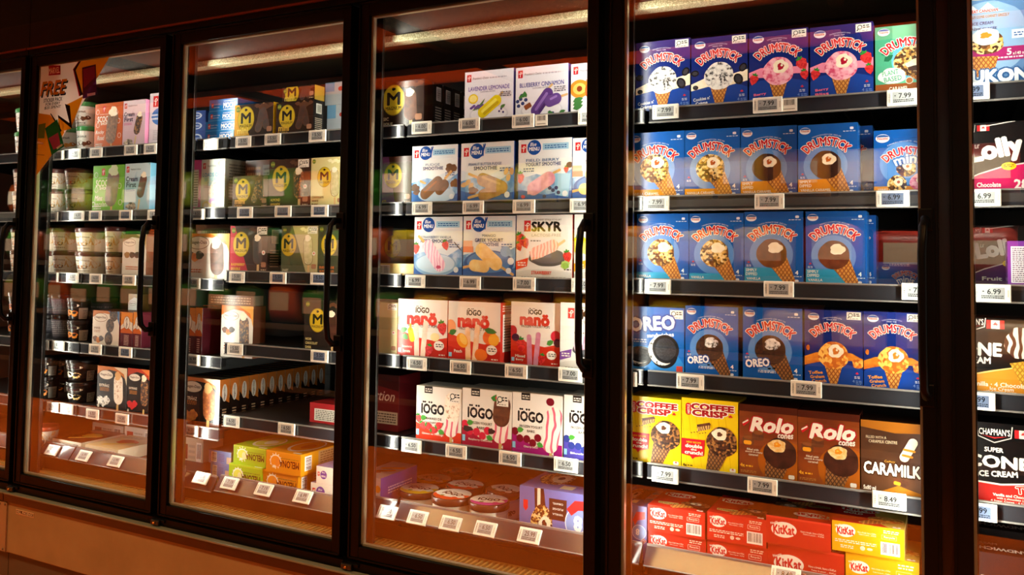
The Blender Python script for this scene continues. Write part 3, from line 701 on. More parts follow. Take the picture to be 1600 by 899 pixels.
def iogo_bar(a, kind='cheesecake'):
    H = a.H
    c = {'cheesecake': '#d83a1e', 'choc': '#a8203c', 'cherry': '#a01c70', 'blue': '#4a42a0'}[kind]
    a.rect(0, 0, 1, H, '#e8e4dc')
    a.poly([(0, 0), (1, 0), (1, H * .2), (.75, H * .2), (.45, H * .12), (.2, H * .24), (0, H * .32)], c)
    a.rect(.18, H - .13, .36, H, '#2a2422'); a.lines(.2, H - .11, .34, H - .03, 2, '#e8e0d4'); iogo_word(a, .37, H - .4, .5, .22)
    if kind == 'cheesecake': a.text('BARRES DE', .4, H - .6, .34, .045, '#2a2422', .02); a.text('YOGOURT GLACÉ', .4, H - .67, .44, .045, '#2a2422', .02)
    else: a.text('FROZEN YOGURT', .38, H - .6, .46, .045, '#2a2422', .02); a.text('BARS', .38, H - .68, .15, .045, '#2a2422', .02)
    a.bar(.78, -.02, .78, .16, .03, '#d8ac6c')
    sw = noisy(kind + '_bar_swirl', [(.35, '#f2e6dc'), (.62, '#f6efe6'), (.8, '#d8607a')], 16, 'wave')
    if kind in ('cheesecake', 'choc'):
        a.bar(.77, .26, .8, .7, .155, sw); a.bar(.79, .56, .81, .78, .165, CAKE() if kind == 'cheesecake' else CHOCM())
    else:
        a.bar(.76, .22, .84, .72, .16, sw)
    fr = {'cheesecake': '#e0402c', 'choc': '#d02a44', 'cherry': '#7a1424', 'blue': '#2c3a86'}[kind]
    for x, y in ((.06, .38), (.16, .26), (.3, .26), (.42, .2), (.52, .3)): a.berry(x, y, .09, x * 4) if kind == 'cheesecake' else a.ell(x, y, .07, .07, fr)
    if kind == 'choc': a.blob(.12, .3, .1, .05, CHOC(), 3, .2); a.blob(.6, .3, .07, .05, CHOC(), 4, .2)
    if kind == 'cherry': a.ell(.76, H - .12, .08, .07, fr)
    if kind == 'choc': a.leaf(.58, H - .13, .18, .05, -.1, '#3f8a38'); a.berry(.72, H - .12, .06, 1, '#d8232a')
    a.leaf(.1, .4, .14, .05, .2, '#4a9a3c'); a.leaf(.5, .2, .14, .05, -.3, '#4a9a3c')
    a.text({'cheesecake': 'Gâteau au fromage', 'choc': 'Raspberry Chocolate', 'cherry': 'Cherry Swirl', 'blue': 'Blueberry'}[kind], .38, .12, .48 if kind != 'cherry' else .28, .045, '#f6efe6', .01)
    a.rect(.01, .08, .07, .19, '#8ac8ea'); a.text('4', .82, .05, .03, .06, '#f4efe6', .03)
    if kind in ('cheesecake', 'choc'): stickr(a, .74 if kind == 'cheesecake' else .7, H - .26, .98 if kind == 'cheesecake' else .93, H - .06)

def magnum(a, bg='#2e170c', disc='#c9b020', ink_='#1c140c', flavour=(), fcol='#e0c050', mini=False, bar='choc', wedge=None, sticker=False, cx=None, side=None, dscale=1.0):
    H = a.H
    a.rect(0, 0, 1, H, bg)
    if wedge: a.poly([(0, 0), (wedge[1], 0), (wedge[2], H), (0, H)], wedge[0])
    cx = .3 if cx is None else cx; r = .22 * dscale; cy = H * (.56 if mini else .6)
    bx = .7 if cx < .5 else .2
    bars = {'choc': CHOC(), 'milk': CHOCM(), 'almond': NUTSD(), 'white': noisy('white_bar_print', [(.3, '#dcd6a8'), (.6, '#b8b480'), (.8, '#f0ecc8')], 60), 'none': None}[bar]
    if bars is not None:
        sh = lambda x: '#5a3a28' if bg < '#5' else '#d8cfa0'
        if mini:
            for x, y, d in ((.62, .3, .1), (.82, .38, -.06), (.68, .56, .06)):
                a.bar(x, y * H - .02, x + d, y * H + .2, .085, '#6a4630'); a.bar(x, y * H - .02, x + d, y * H + .2, .075, bars)
                a.bar(x + d * 1.2, y * H + .28, x + d * 1.6, y * H + .38, .018, '#d8b078')
        else:
            a.bar(bx + .06, .02, bx + .06, .2, .03, '#d8b078'); a.bar(bx + .05, H * .3, bx + .03, H * .66, .125, '#6a4630'); a.bar(bx + .05, H * .3, bx + .03, H * .66, .115, bars); a.blob(bx + .03, H * .74, .08, .07, CREAM() if bar != 'white' else '#f2eed2', 4, .15)
        for k in range(5): a.blob(bx - .12 + .09 * k, H * .93 - .03 * (k % 2), .06, .04, '#5a3826' if bar != 'white' else '#f2eebc', k, .25)
    if disc:
        a.ell(cx, cy, r, r * 1.15, '#8a7412'); a.ell(cx, cy, r * .95, r * 1.09, disc)
        a.text('M', cx, cy + r * .1, r * 1.1, r * .9, ink_, .03); a.text('MAGNUM', cx, cy - r * .6, r * 1.4, r * .26, ink_, .01); a.blob(cx, cy + r * .82, r * .16, r * .12, ink_, 3, .2)
    a.ell(.09, H - .09, .055, .055, '#5f7a28'); a.lines(.05, H - .11, .13, H - .07, 2, '#d8c850')
    if mini: a.text('mini', .22, H * .22, .28, .12, fcol, .03)
    for i, t in enumerate(flavour):
        a.text(t, .05 + .02 * len(t), (.06 + .085 * (len(flavour) - 1 - i)) if not mini else .045, .04 * len(t), .05, fcol, .02)
    if sticker: stickr(a, .72, H - .17, .98, H - .02); a.maple(.9, H * .42, .05, '#d03030'); a.ell(.9, H * .42, .045, .045, '#e8e0d4'); a.maple(.9, H * .42, .035, '#d03030')
    a.rrect(.84, .1, .97, .2, .03, '#a8785c'); a.lines(.84, .03, .97, .07, 1, '#cbb08c')
    if side:
        a.use('right'); a.rect(0, 0, 1, a.H, side)
        if side not in ('#d8a018', '#c89c2c'):
            a.barcode(.3, a.H * .62, .85, a.H * .92, 4, '#cfcabc', True); a.lines(.2, a.H * .1, .9, a.H * .5, 7, '#b8aa94')

def haagen(a, kind='caramel', side=None, cookie=False):
    H = a.H; dark = kind in ('extra', 'extra_red')
    a.rect(0, 0, 1, H, '#1c1412' if dark else '#e8e2d8')
    c1, c2 = {'caramel': ('#d8721c', '#f0b04c'), 'hazel': ('#8a5a34', '#c8a070'), 'minis': ('#c07a4c', '#5a86b8'), 'extra': ('#c8742c', '#e8d8b8'), 'extra_red': ('#b8381c', '#e07838'), 'cookies': ('#c8a878', '#9a9a98'), 'salted': ('#d8721c', '#f0b04c')}[kind]
    a.poly([(0, H), (1, H), (1, H * .72), (.86, H * .8), (.7, H * .9), (.4, H * .93), (.1, H * .86), (0, H * .8)], c1); a.poly([(.55, H), (1, H), (1, H * .6), (.9, H * .86)], c2)
    a.ell(.3, H * .8, .25, .11, '#3a2018' if dark else '#7a4a2c'); a.ell(.3, H * .8, .235, .1, '#ece6da'); a.text('Häagen-Dazs', .3, H * .8, .4, .07, '#4a1c24', .02)
    if dark: a.text('EXTRÄAZ', .25, H * .56, .34, .07, '#f2e8d8', .03); a.lines(.1, H * .42, .42, H * .51, 3, '#c8843c')
    bar_ = {'caramel': CHOCM(), 'hazel': CHOCM(), 'minis': noisy('nut_dark_bar', [(.4, '#2a1610'), (.7, '#6a4a30')], 150, 'voronoi'), 'extra': noisy('caramel_crisp_bar', [(.3, '#8a4418'), (.6, '#c8702c'), (.8, '#e8a058')], 110), 'extra_red': NUTSD(), 'cookies': CAKE(), 'salted': NUTSD()}[kind]
    if cookie: bar_ = CAKE()
    if kind == 'minis':
        for x, y in ((.76, .9), (.64, .58), (.6, .2)): a.ell(x + .02, H * y, .15, .17, bar_)
        a.text('minis', .18, H * .5, .22, .07, '#5a2c24', .01); a.lines(.06, H * .36, .3, H * .44, 2, '#a8785c')
    elif kind == 'hazel': pass
    else:
        a.bar(.72, -.02, .72, .12, .035, '#d8ac6c'); a.bar(.74, H * .3, .72, H * .68, .15, bar_); a.blob(.7, H * .8, .1, .1, CREAM() if kind != 'extra' else '#e8b878', 4, .15)
    for k, (x, y) in enumerate(((.12, .34), (.24, .3), (.34, .35))):
        if dark: a.blob(x, H * (y - .14), .1, .1, COOKIE() if cookie else CARA() if kind == 'extra' else ('#c8282c' if kind == 'extra_red' else '#e6e2da'), k + 2, .2)
        elif kind == 'hazel': a.blob(.2 + .22 * k, H * .5, .12, .09, CHOCM() if k else '#b08050', k + 2, .12)
        else: a.blob(x, H * (y + .18) if kind != 'minis' else H * (y - .16), .09, .07, (CHOCM(), CARA(), CHOC())[k], k + 2, .15)
    if not dark and kind != 'minis': a.lines(.1 if kind != 'hazel' else .16, H * .14, .4 if kind != 'hazel' else .84, H * .24, 2, '#c8642c')
    a.rrect(.03, .03, .1, .1, .02, '#d8d0c4') if dark else None
    if side:
        a.use('right'); a.rect(0, 0, 1, a.H, side); a.poly([(0, a.H), (1, a.H), (1, a.H * .5), (.4, a.H * .58), (0, a.H * .7)], c1)
        a.ell(.5, a.H * .72, .26, a.H * .18, '#ece6da'); a.text('Häagen-Dazs', .5, a.H * .72, a.H * .3, .2, '#4a1c24', .02, rot=1.57); a.lines(.3, a.H * .06, .7, a.H * .4, 6, '#c8a888')

def haagen_plain_side(a):
    a.rect(0, 0, 1, a.H, '#6a4634'); a.lines(.05, .02, .95, a.H - .02, 3, '#c8a888')

def scoop_shop(a, bg='#c85a1e', bar='rocky', name='Rocky Road'):
    H = a.H
    a.rect(0, 0, 1, H, bg); pc_mark(a, .33, H - .14, .1); pc_signature(a, .33, H - .26, .3, '#f4efe2')
    a.text('SCOOP', .34, H - .38, .48, .14, '#f6f0e4', .03); a.text('SHOP', .34, H - .49, .24, .06, '#f6f0e4', .03)
    for i, t in enumerate(name.split()): a.text(t, .2 + .04 * i, H - .7 - .13 * i, .055 * len(t) + .03, .11, '#f6f0e4', .01, shear=.2)
    for x, y in ((.1, H - .2), (.78, H - .25), (.86, H - .45), (.9, H - .8), (.12, H - .52)): a.ell(x, y, .06, .06, '#f0e6d4', x * 3); a.ell(x, y, .05, .05, bg, x * 3)
    a.bar(.62, 0, .62, .14, .03, '#d8ac6c'); a.bar(.6, .3, .66, .72, .19, CHOCM() if bar != 'rocky' else noisy('rocky_bar', [(.3, '#4a2a16'), (.6, '#8a5a34'), (.8, '#b8865a')], 90)); a.blob(.66, .88, .15, .12, CREAM() if bar == 'rocky' else '#cfe0b8', 5, .2)
    a.lines(.06, .05, .3, .14, 2, '#f0e6d4')

def cream_first(a, bg='#d8bccb', tint='#e6d4dc', name='VANILLA ALMOND', col='#c84a86'):
    H = a.H
    a.rect(0, 0, 1, H, bg); a.poly([(0, H), (.6, H), (.3, H * .6), (0, H * .7)], tint); a.blob(.8, H * .85, .4, .2, tint, 4, .2); pc_mark(a, .11, H - .16, .11); pc_signature(a, .42, H - .16, .4)
    a.text('Cream', .28, H - .42, .46, .13, '#2a2c4a', .03); a.text('First', .26, H - .58, .38, .13, '#2a2c4a', .03)
    a.lines(.06, H - .76, .4, H - .68, 2, col)
    a.bar(.56, .06, .6, .3, .03, '#e0c48c'); a.bar(.64, .5, .74, .86, .14, NUTSD() if col == '#c84a86' else CHOCM()); a.blob(.75, .98, .1, .08, CREAM(), 5, .2)
    a.blob(.28, .14, .2, .1, noisy('bean_print', [(.4, '#3a2418'), (.6, '#d8c4a8')], 60), 5, .2)

def mochi(a):
    H = a.H
    a.rect(0, 0, 1, H, '#1f7cc8'); a.rect(0, H * .02, 1, H * .1, '#4a9cdc'); pc_mark(a, .12, H * .52, .08); pc_signature(a, .28, H * .62, .24, '#eaf2fa'); a.lines(.16, H * .3, .36, H * .42, 1, '#c8e0f4')
    a.text('MOCHI', .72, H * .48, .42, H * .42, '#f4f4f0', .05); a.lines(.52, H * .78, .92, H * .9, 1, '#eaf2fa'); a.lines(.52, H * .08, .92, H * .22, 1, '#eaf2fa')

def small_blue(a):
    H = a.H
    a.rect(0, 0, 1, H, '#30509a'); a.ell(.5, H * .5, .3, H * .32, '#c8d4ea'); a.ell(.5, H * .5, .22, H * .24, '#30509a'); a.lines(.3, H * .4, .7, H * .6, 2, '#c8d4ea')

def birthday(a):
    H = a.H
    a.rect(0, 0, 1, H, '#d5dfd8'); pc_mark(a, .12, H - .2, .12); pc_signature(a, .45, H - .2, .4)
    for t, y, w, c in (('LOADS OF', H - .48, .72, '#78b4c8'), ('BIRTHDAY', H - .62, .56, '#a0d0dc'), ('CAKE', H - .76, .3, '#a0d0dc')): a.text(t, .42, y, w, .12, c, .04)
    a.lines(.12, H * .42, .5, H * .48, 2, '#a09a94')
    for k, (x, y, r) in enumerate(((.9, H - .15, .2), (.95, H * .62, .2), (.95, H * .3, .16), (.6, .1, .3), (.25, .08, .2))): a.blob(x, y, r, r * .8, ('#e8d488', '#d8b4d8', '#f0e0a0', '#d0a8d4', '#f0dca0')[k], k, .1); a.blob(x, y, r * .6, r * .5, CAKE(), k, .1)
    a.bar(.45, .5, .6, .75, .14, CAKE())
    a.use('right'); a.rect(0, 0, 1, a.H, '#a8b0a0'); a.lines(.15, .1, .85, a.H - .1, 14, '#6a7068')

def melona(a, c='#8fbc1c', fruit='#d8dc5a', c2='#6a9a18'):
    H = a.H
    a.rect(0, 0, 1, H, c); a.rect(0, H - .03, 1, H, c2 if c2 > '#a' else '#a8cc2c')
    for k in range(12):
        t = k * .5236; a.ell(.28 + .16 * math.cos(t), H * .55 + .16 * math.sin(t), .02, .012, '#eee8d0', t)
    a.ell(.28, H * .55, .16, H * .3, '#f0ecd8'); a.ell(.28, H * .52, .14, H * .27, fruit); a.ell(.33, H * .48, .06, H * .2, '#e8e0a8' if fruit == '#d8dc5a' else '#e08a2c'); a.blob(.25, H * .28, .05, .03, '#eee8d0', 3, .2)
    a.text('MELONA', .67, H * .46, .56, H * .32, '#3a3410' if fruit == '#d8dc5a' else '#4a2408', .03, rot=math.pi); a.lines(.42, H * .68, .95, H * .74, 1, '#5a6a18')
    a.use('top'); T = a.H
    a.rect(0, 0, 1, T, c2 if c2 > '#a' else '#9ac828'); a.ell(.55, T * .45, .34, T * .34, '#e6e4cc'); a.ell(.55, T * .47, .3, T * .3, fruit); a.blob(.6, T * .45, .15, T * .14, '#e8ecc0' if fruit == '#d8dc5a' else '#c86a1c', 3, .1); a.rrect(.72, .04, .95, .12, .03, '#e8e4d0')
    a.use('right'); a.rect(0, 0, 1, a.H, c); a.barcode(.08, a.H * .18, .22, a.H * .86, 7, '#f2efe6', True)
    if c != '#8fbc1c': a.rect(.36, a.H * .08, .95, a.H * .94, '#b08c5c'); a.lines(.4, a.H * .1, .93, a.H * .9, 7, '#7a5a34')

def plain_flat(a, bg='#e6e0d4', top='#e6dcc0', art='#c8602c', label='#7a3a2c', code=True):
    """low flat carton lying down: print on its narrow front and its big top"""
    H = a.H
    a.rect(0, 0, 1, H, bg); a.rect(.08, H * .2, .3, H * .75, label); a.lines(.34, H * .2, .64, H * .8, 3, '#a8a090')
    if code: a.barcode(.7, H * .15, .92, H * .85, 3)
    a.use('top'); T = a.H
    a.rect(0, 0, 1, T, top); a.blob(.55, T * .55, .26, T * .16, art, 4, .12); a.bar(.3, T * .2, .75, T * .5, .05, '#e0c060'); a.lines(.1, T * .76, .6, T * .92, 3, '#8a8478')

def nutrition_flat(a, bg='#a02428', panel='#d8d2c6'):
    H = a.H
    a.rect(0, 0, 1, H, bg); a.rect(.12, H * .12, .96, H * .72, panel); a.lines(.15, H * .16, .93, H * .68, 6, '#5a5450')
    a.use('top'); a.rect(0, 0, 1, a.H, bg)

def blue_flat(a):
    H = a.H
    a.rect(0, 0, 1, H, '#5a7ab0'); a.barcode(.12, H * .12, .36, H * .88, 3, '#d8ccb4', True); a.lines(.45, H * .2, .7, H * .8, 5, '#3a5484'); a.rect(.8, H * .1, 1, H * .6, '#c8a890')

def blue_menu_flat(a):
    H = a.H
    a.rect(0, 0, 1, H, '#e2dccf'); pc_mark(a, .14, H * .55, .13); a.ell(.44, H * .52, .2, .2, '#5a3c96'); a.text('Blue', .43, H * .66, .18, .07, '#efe8dc', .01, shear=.3); a.text('MENU', .44, H * .44, .28, .08, '#efe8dc', .03)
    a.use('top'); a.rect(0, 0, 1, a.H, '#8a86b4')

def purple_pc(a):
    H = a.H
    a.rect(0, 0, 1, H, '#d6d4de'); a.rect(0, 0, 1, H * .28, '#d6d4de'); a.rect(0, H * .22, 1, H * .36, '#6a50b0'); a.blob(.7, H * .6, .12, H * .14, '#d83a2c', 3, .1); a.blob(.9, H * .7, .1, H * .1, '#e8a02c', 4, .1)
    a.use('right'); a.rect(0, 0, 1, a.H, '#5b44a2'); a.lines(.2, a.H * .5, .85, a.H * .72, 3, '#d0c6ea'); a.rect(0, 0, 1, a.H * .1, '#cfcbe0')
    a.use('top'); a.rect(0, 0, 1, a.H, '#d8d0d8'); a.bar(.2, a.H * .3, .75, a.H * .5, .1, '#e08a1c'); a.bar(.3, a.H * .55, .85, a.H * .7, .1, '#f0b040'); a.bar(.1, a.H * .2, .5, a.H * .3, .05, '#c8501c')

def red_select(a):
    H = a.H
    a.rect(0, 0, 1, H, '#7a1c24'); a.poly([(0, H), (1, H), (1, H * .72), (0, H * .86)], '#4a1218'); a.text('selection', .45, H * .62, .9, .2, '#e8d8d0', .01, shear=.3); a.rect(0, H * .12, .98, H * .34, '#d8cfc0'); a.lines(.04, H * .14, .94, H * .32, 4, '#6a5e54')

def dark_red_tall(a):
    H = a.H
    a.rect(0, 0, 1, H, '#3c1a1c'); a.poly([(0, H), (.4, H), (.7, H * .3), (.4, 0), (0, 0)], '#5a2024'); a.text('8', .3, H * .4, .14, .16, '#b89890', .03)

def yukon(a):
    H = a.H
    a.rect(0, 0, 1, H, '#5c86b8'); a.blob(.5, H * .5, .5, H * .4, '#8ab0d6', 3, .08); a.blob(.2, H * .35, .3, H * .3, '#a8c8e2', 6, .1)
    a.ell(.33, H - .04, .24, .1, '#d8ccb0'); a.ell(.33, H - .04, .22, .085, '#2c2018'); a.text('Chapman’s', .33, H - .04, .34, .08, '#efe6d0', .02)
    a.poly([(.08, H * .78), (.22, H * .86), (.3, H * .8), (.44, H * .88), (.56, H * .8), (.68, H * .78)], '#e8eef4')
    a.text('GREAT CANADIAN', .36, H * .795, .44, .05, '#c8282c', .04, ol='#f2ece0', olw=.05); a.text('GRIZZLY CONE·CORNET GRIZZLY', .42, H * .735, .64, .045, '#5a2c1c', .03, ol='#efe6d4', olw=.05)
    a.text('ICE CREAM', .36, H * .665, .3, .05, '#1c2c5a', .02); a.text('CRÈME GLACÉE', .36, H * .61, .4, .05, '#1c2c5a', .02)
    a.rect(0, H * .26, 1, H * .4, '#a0286a'); a.text('5', .73, H * .345, .06, .1, '#f4efe6', .03); a.text('x140 mL', .88, H * .325, .2, .05, '#f4efe6', .01); a.lines(.5, H * .275, .98, H * .305, 1, '#f0d8e6')
    a.rect(.77, H * .48, .95, H * .57, '#dce8f2'); a.lines(.8, H * .5, .93, H * .55, 2, '#2a5a9a')
    a.cone(.38, .5, .2, .36, .16, .13, WAFER()); a.blob(.41, H * .46, .25, .2, NUTS(), 5, .06); a.blob(.4, H * .52, .2, .14, '#dfe0e0', 6, .06); a.blob(.4, H * .535, .08, .05, '#c88a2c', 7, .25)
    a.text('YUKON', .5, H * .105, .98, .2, '#e2ecf4', .06, ol='#2c5c94', olw=.09)

def chapman_mark(a, x, y, w):
    a.poly([(x - w * .5, y + w * .26), (x - w * .46, y - w * .1), (x, y - w * .28), (x + w * .46, y - w * .1), (x + w * .5, y + w * .26)], '#d8d4cc'); a.poly([(x - w * .47, y + w * .27), (x - w * .43, y - w * .08), (x, y - w * .25), (x + w * .43, y - w * .08), (x + w * .47, y + w * .27)], '#101012')
    a.text('CHAPMAN’S', x, y + w * .06, w * .84, w * .19, '#f2efe8', .02); a.poly([(x - w * .36, y - w * .05), (x, y - w * .1), (x + w * .36, y - w * .05), (x, y - w * .14)], '#c8282c')

def flag(a, x, y, w, rot=0):
    a.rect(x, y, x + w, y + w * .55, '#efeae0'); a.rect(x, y, x + w * .26, y + w * .55, '#c8282c'); a.rect(x + w * .74, y, x + w, y + w * .55, '#c8282c'); a.maple(x + w * .5, y + w * .28, w * .2, '#c8282c')

def lolly(a, low='#c01c5c', flavour='Chocolate'):
    H = a.H
    a.rect(0, 0, 1, H, '#0f0f11'); chapman_mark(a, .1, H * .9, .32); flag(a, .28, H * .88, .17); a.bar(.4, H * .95, .9, H * 1.02, .008, '#d8d4cc')
    a.poly([(0, 0), (1, 0), (1, H * .42), (.6, H * .36), (.3, H * .27), (0, H * .14)], '#e8d8d0'); a.poly([(0, 0), (1, 0), (1, H * .4), (.6, H * .34), (.3, H * .25), (0, H * .12)], low)
    a.text('Lil’', .28, H * .66, .06, .06, '#e8e6e0', .01); a.text('Lolly', .53, H * .58, .7, .36, '#eceae4', .06, rot=.18)
    a.ell(.7, H * .36, .1, .06, '#e8c81c'); a.lines(.63, H * .34, .77, H * .39, 2, '#6a4a10'); a.text(flavour, .43, H * .1, .32, .07, '#f6eee6', .03); a.text('28', .86, H * .1, .18, .14, '#f6eee6', .04)

def cone_box(a, kind='gold'):
    H = a.H
    a.rect(0, 0, 1, H, '#0e0d0e')
    if kind == 'gold':
        a.poly([(0, 0), (1, 0), (1, H * .42), (.5, H * .3), (0, H * .16)], '#e8cc80'); a.poly([(0, 0), (1, 0), (1, H * .4), (.5, H * .28), (0, H * .14)], '#d8902c')
        chapman_mark(a, .26, H * .92, .4); flag(a, .46, H * .86, .2); a.text('CONE', .33, H * .58, .58, .16, '#ece8e0', .05); a.text('ICE CREAM', .24, H * .43, .52, .08, '#ece8e0', .04)
        a.cone(.85, .42, .14, .95, -.02, .05, noisy('gold_wafer_print', [(.5, '#e0b040'), (.9, '#a87818')], 42, 'weave')); a.blob(.83, H * .68, .17, .2, noisy('drizzled_ice_print', [(.42, '#f2ead8'), (.5, '#4a2414')], 26, 'wave'), 5, .08)
        a.cone(1.06, .36, .14, 1.02, -.02, .05, WAFERD()); a.blob(1.08, H * .6, .15, .2, CHOCM(), 5, .08)
        a.text('Vanilla · 4 Chocolate', .6, H * .115, .68, .055, '#fbf2dc', .02); a.text('Ice Cream', .62, H * .06, .26, .045, '#fbf2dc', .01); a.text('with a caramel centre', .6, H * .02, .36, .03, '#fbf2dc', .01)
    else:
        a.poly([(0, 0), (1, 0), (1, H * .3), (.5, H * .24), (0, H * .26)], '#e8e2d8'); a.poly([(0, 0), (1, 0), (1, H * .28), (.5, H * .22), (0, H * .24)], '#c0241e')
        chapman_mark(a, .42, H * .86, .48); flag(a, .68, H * .83, .22); a.text('SUPER', .41, H * .66, .24, .065, '#ece8e0', .04); a.text('CONE', .46, H * .51, .8, .17, '#ece8e0', .05); a.text('ICE CREAM', .45, H * .36, .52, .08, '#ece8e0', .04, rot=.07)
        a.text('TWIST', .92, H * .2, .46, .1, '#c0241e', .04, rot=.1, ol='#f2ece0', olw=.05); a.text('Vanilla and Chocolate', .64, H * .1, .5, .04, '#f6e8dc', .02); a.text('with a chocolate centre', .66, H * .06, .44, .03, '#f6e8dc', .01); a.text('4 Sugar Cones · 4 Cornets', .64, H * .02, .56, .035, '#f6e8dc', .02); a.text('120mL', .08, H * .1, .18, .06, '#f6e8dc', .02)

def sandwich(a, low='#9a1c6c'):
    H = a.H
    a.rect(0, 0, 1, H, '#141214'); a.rect(0, 0, 1, H * .3, low); a.text('Neapolitan', .4, H * .16, .6, H * .16, '#f2dce8', .02)
    a.text('ICE CREAM SANDWICH', .5, H * .58, .92, H * .24, '#d8d4cc', .05)
    a.use('top'); a.rect(0, 0, 1, a.H, '#101010'); a.text('SANDWICH', .6, a.H * .3, .6, .12, '#b8b4ac', .05, rot=math.pi); a.text('ICE CREAM', .3, a.H * .6, .4, .08, '#6a6660', .04)

def purple_side(a):
    H = a.H
    a.rect(0, 0, 1, H, '#7a3a9c'); a.rect(.07, H * .08, .44, H * .88, '#ece8ee'); a.lines(.1, H * .1, .41, H * .86, 18, '#5a4a64'); a.rect(.5, H * .48, .98, H * .88, '#ece8ee'); a.lines(.53, H * .5, .95, H * .86, 9, '#3a3440'); a.rect(.52, H * .08, 1, H * .44, '#141016'); a.barcode(.66, H * .12, .96, H * .4, 8)

def yellow_flat(a):
    H = a.H
    a.rect(0, 0, 1, H, '#d8c27c'); a.rect(0, 0, .14, H * .7, '#d8a0a0'); a.barcode(.16, 0, .46, H * .86, 6)

def brown_flat(a):
    a.rect(0, 0, 1, a.H, '#6a3c24'); a.rect(.55, 0, 1, a.H * .9, '#8a8078'); a.lines(.06, a.H * .08, .48, a.H * .9, 7, '#b88a5c'); a.lines(.58, a.H * .08, .96, a.H * .86, 9, '#4a443e')

def white_side(a):
    a.rect(0, 0, 1, a.H, '#dcd8de'); pc_mark(a, .3, a.H - .3, .26); a.ell(.6, a.H * .55, .5, .32, '#4a7ac0'); a.lines(.1, a.H * .48, .9, a.H * .62, 2, '#dfe8f2'); a.lines(.2, .2, .9, a.H * .3, 6, '#b0a8b4')

def magenta_side(a):
    a.rect(0, 0, 1, a.H, '#c0288a'); a.rect(.15, .2, .7, a.H * .8, '#d8ccd4'); a.lines(.18, .25, .66, a.H * .78, 14, '#6a5460')

def white_blue_flat(a):
    a.rect(0, 0, 1, a.H, '#c4ccd4'); a.ell(.5, a.H * .7, .08, .06, '#d04a3c'); a.rect(0, a.H * .6, .3, a.H, '#7ab0d8')

def ad_cream_minis(a):
    H = a.H
    a.rect(0, 0, 1, H, '#1b5fae'); a.lines(.28, H * .82, .72, H * .94, 2, '#d8e4f4'); nestle(a, .2, H * .75, .08); drum_word(a, .62, H * .52, .56, H * .2, .34); a.text('minis', .62, H * .24, .38, H * .26, '#f4f2ee', .03, arc=.34)

def haagen_narrow(a):
    H = a.H
    a.rect(0, 0, 1, H, '#e2d8c8'); a.rect(0, 0, 1, H * .42, '#5a1c28'); a.poly([(0, H), (1, H), (1, H * .7), (.5, H * .78), (0, H * .6)], '#e08a2c'); a.poly([(0, H * .5), (.5, H * .6), (1, H * .46), (1, H * .4), (0, H * .4)], '#c8601c')
    a.ell(.5, H * .7, .27, H * .19, '#6a3a24'); a.ell(.5, H * .7, .24, H * .175, '#ece6da'); a.text('Häagen-Dazs', .5, H * .7, H * .3, .2, '#4a1c24', .02, rot=1.57)
    a.lines(.3, H * .05, .7, H * .36, 7, '#d8b0a8')

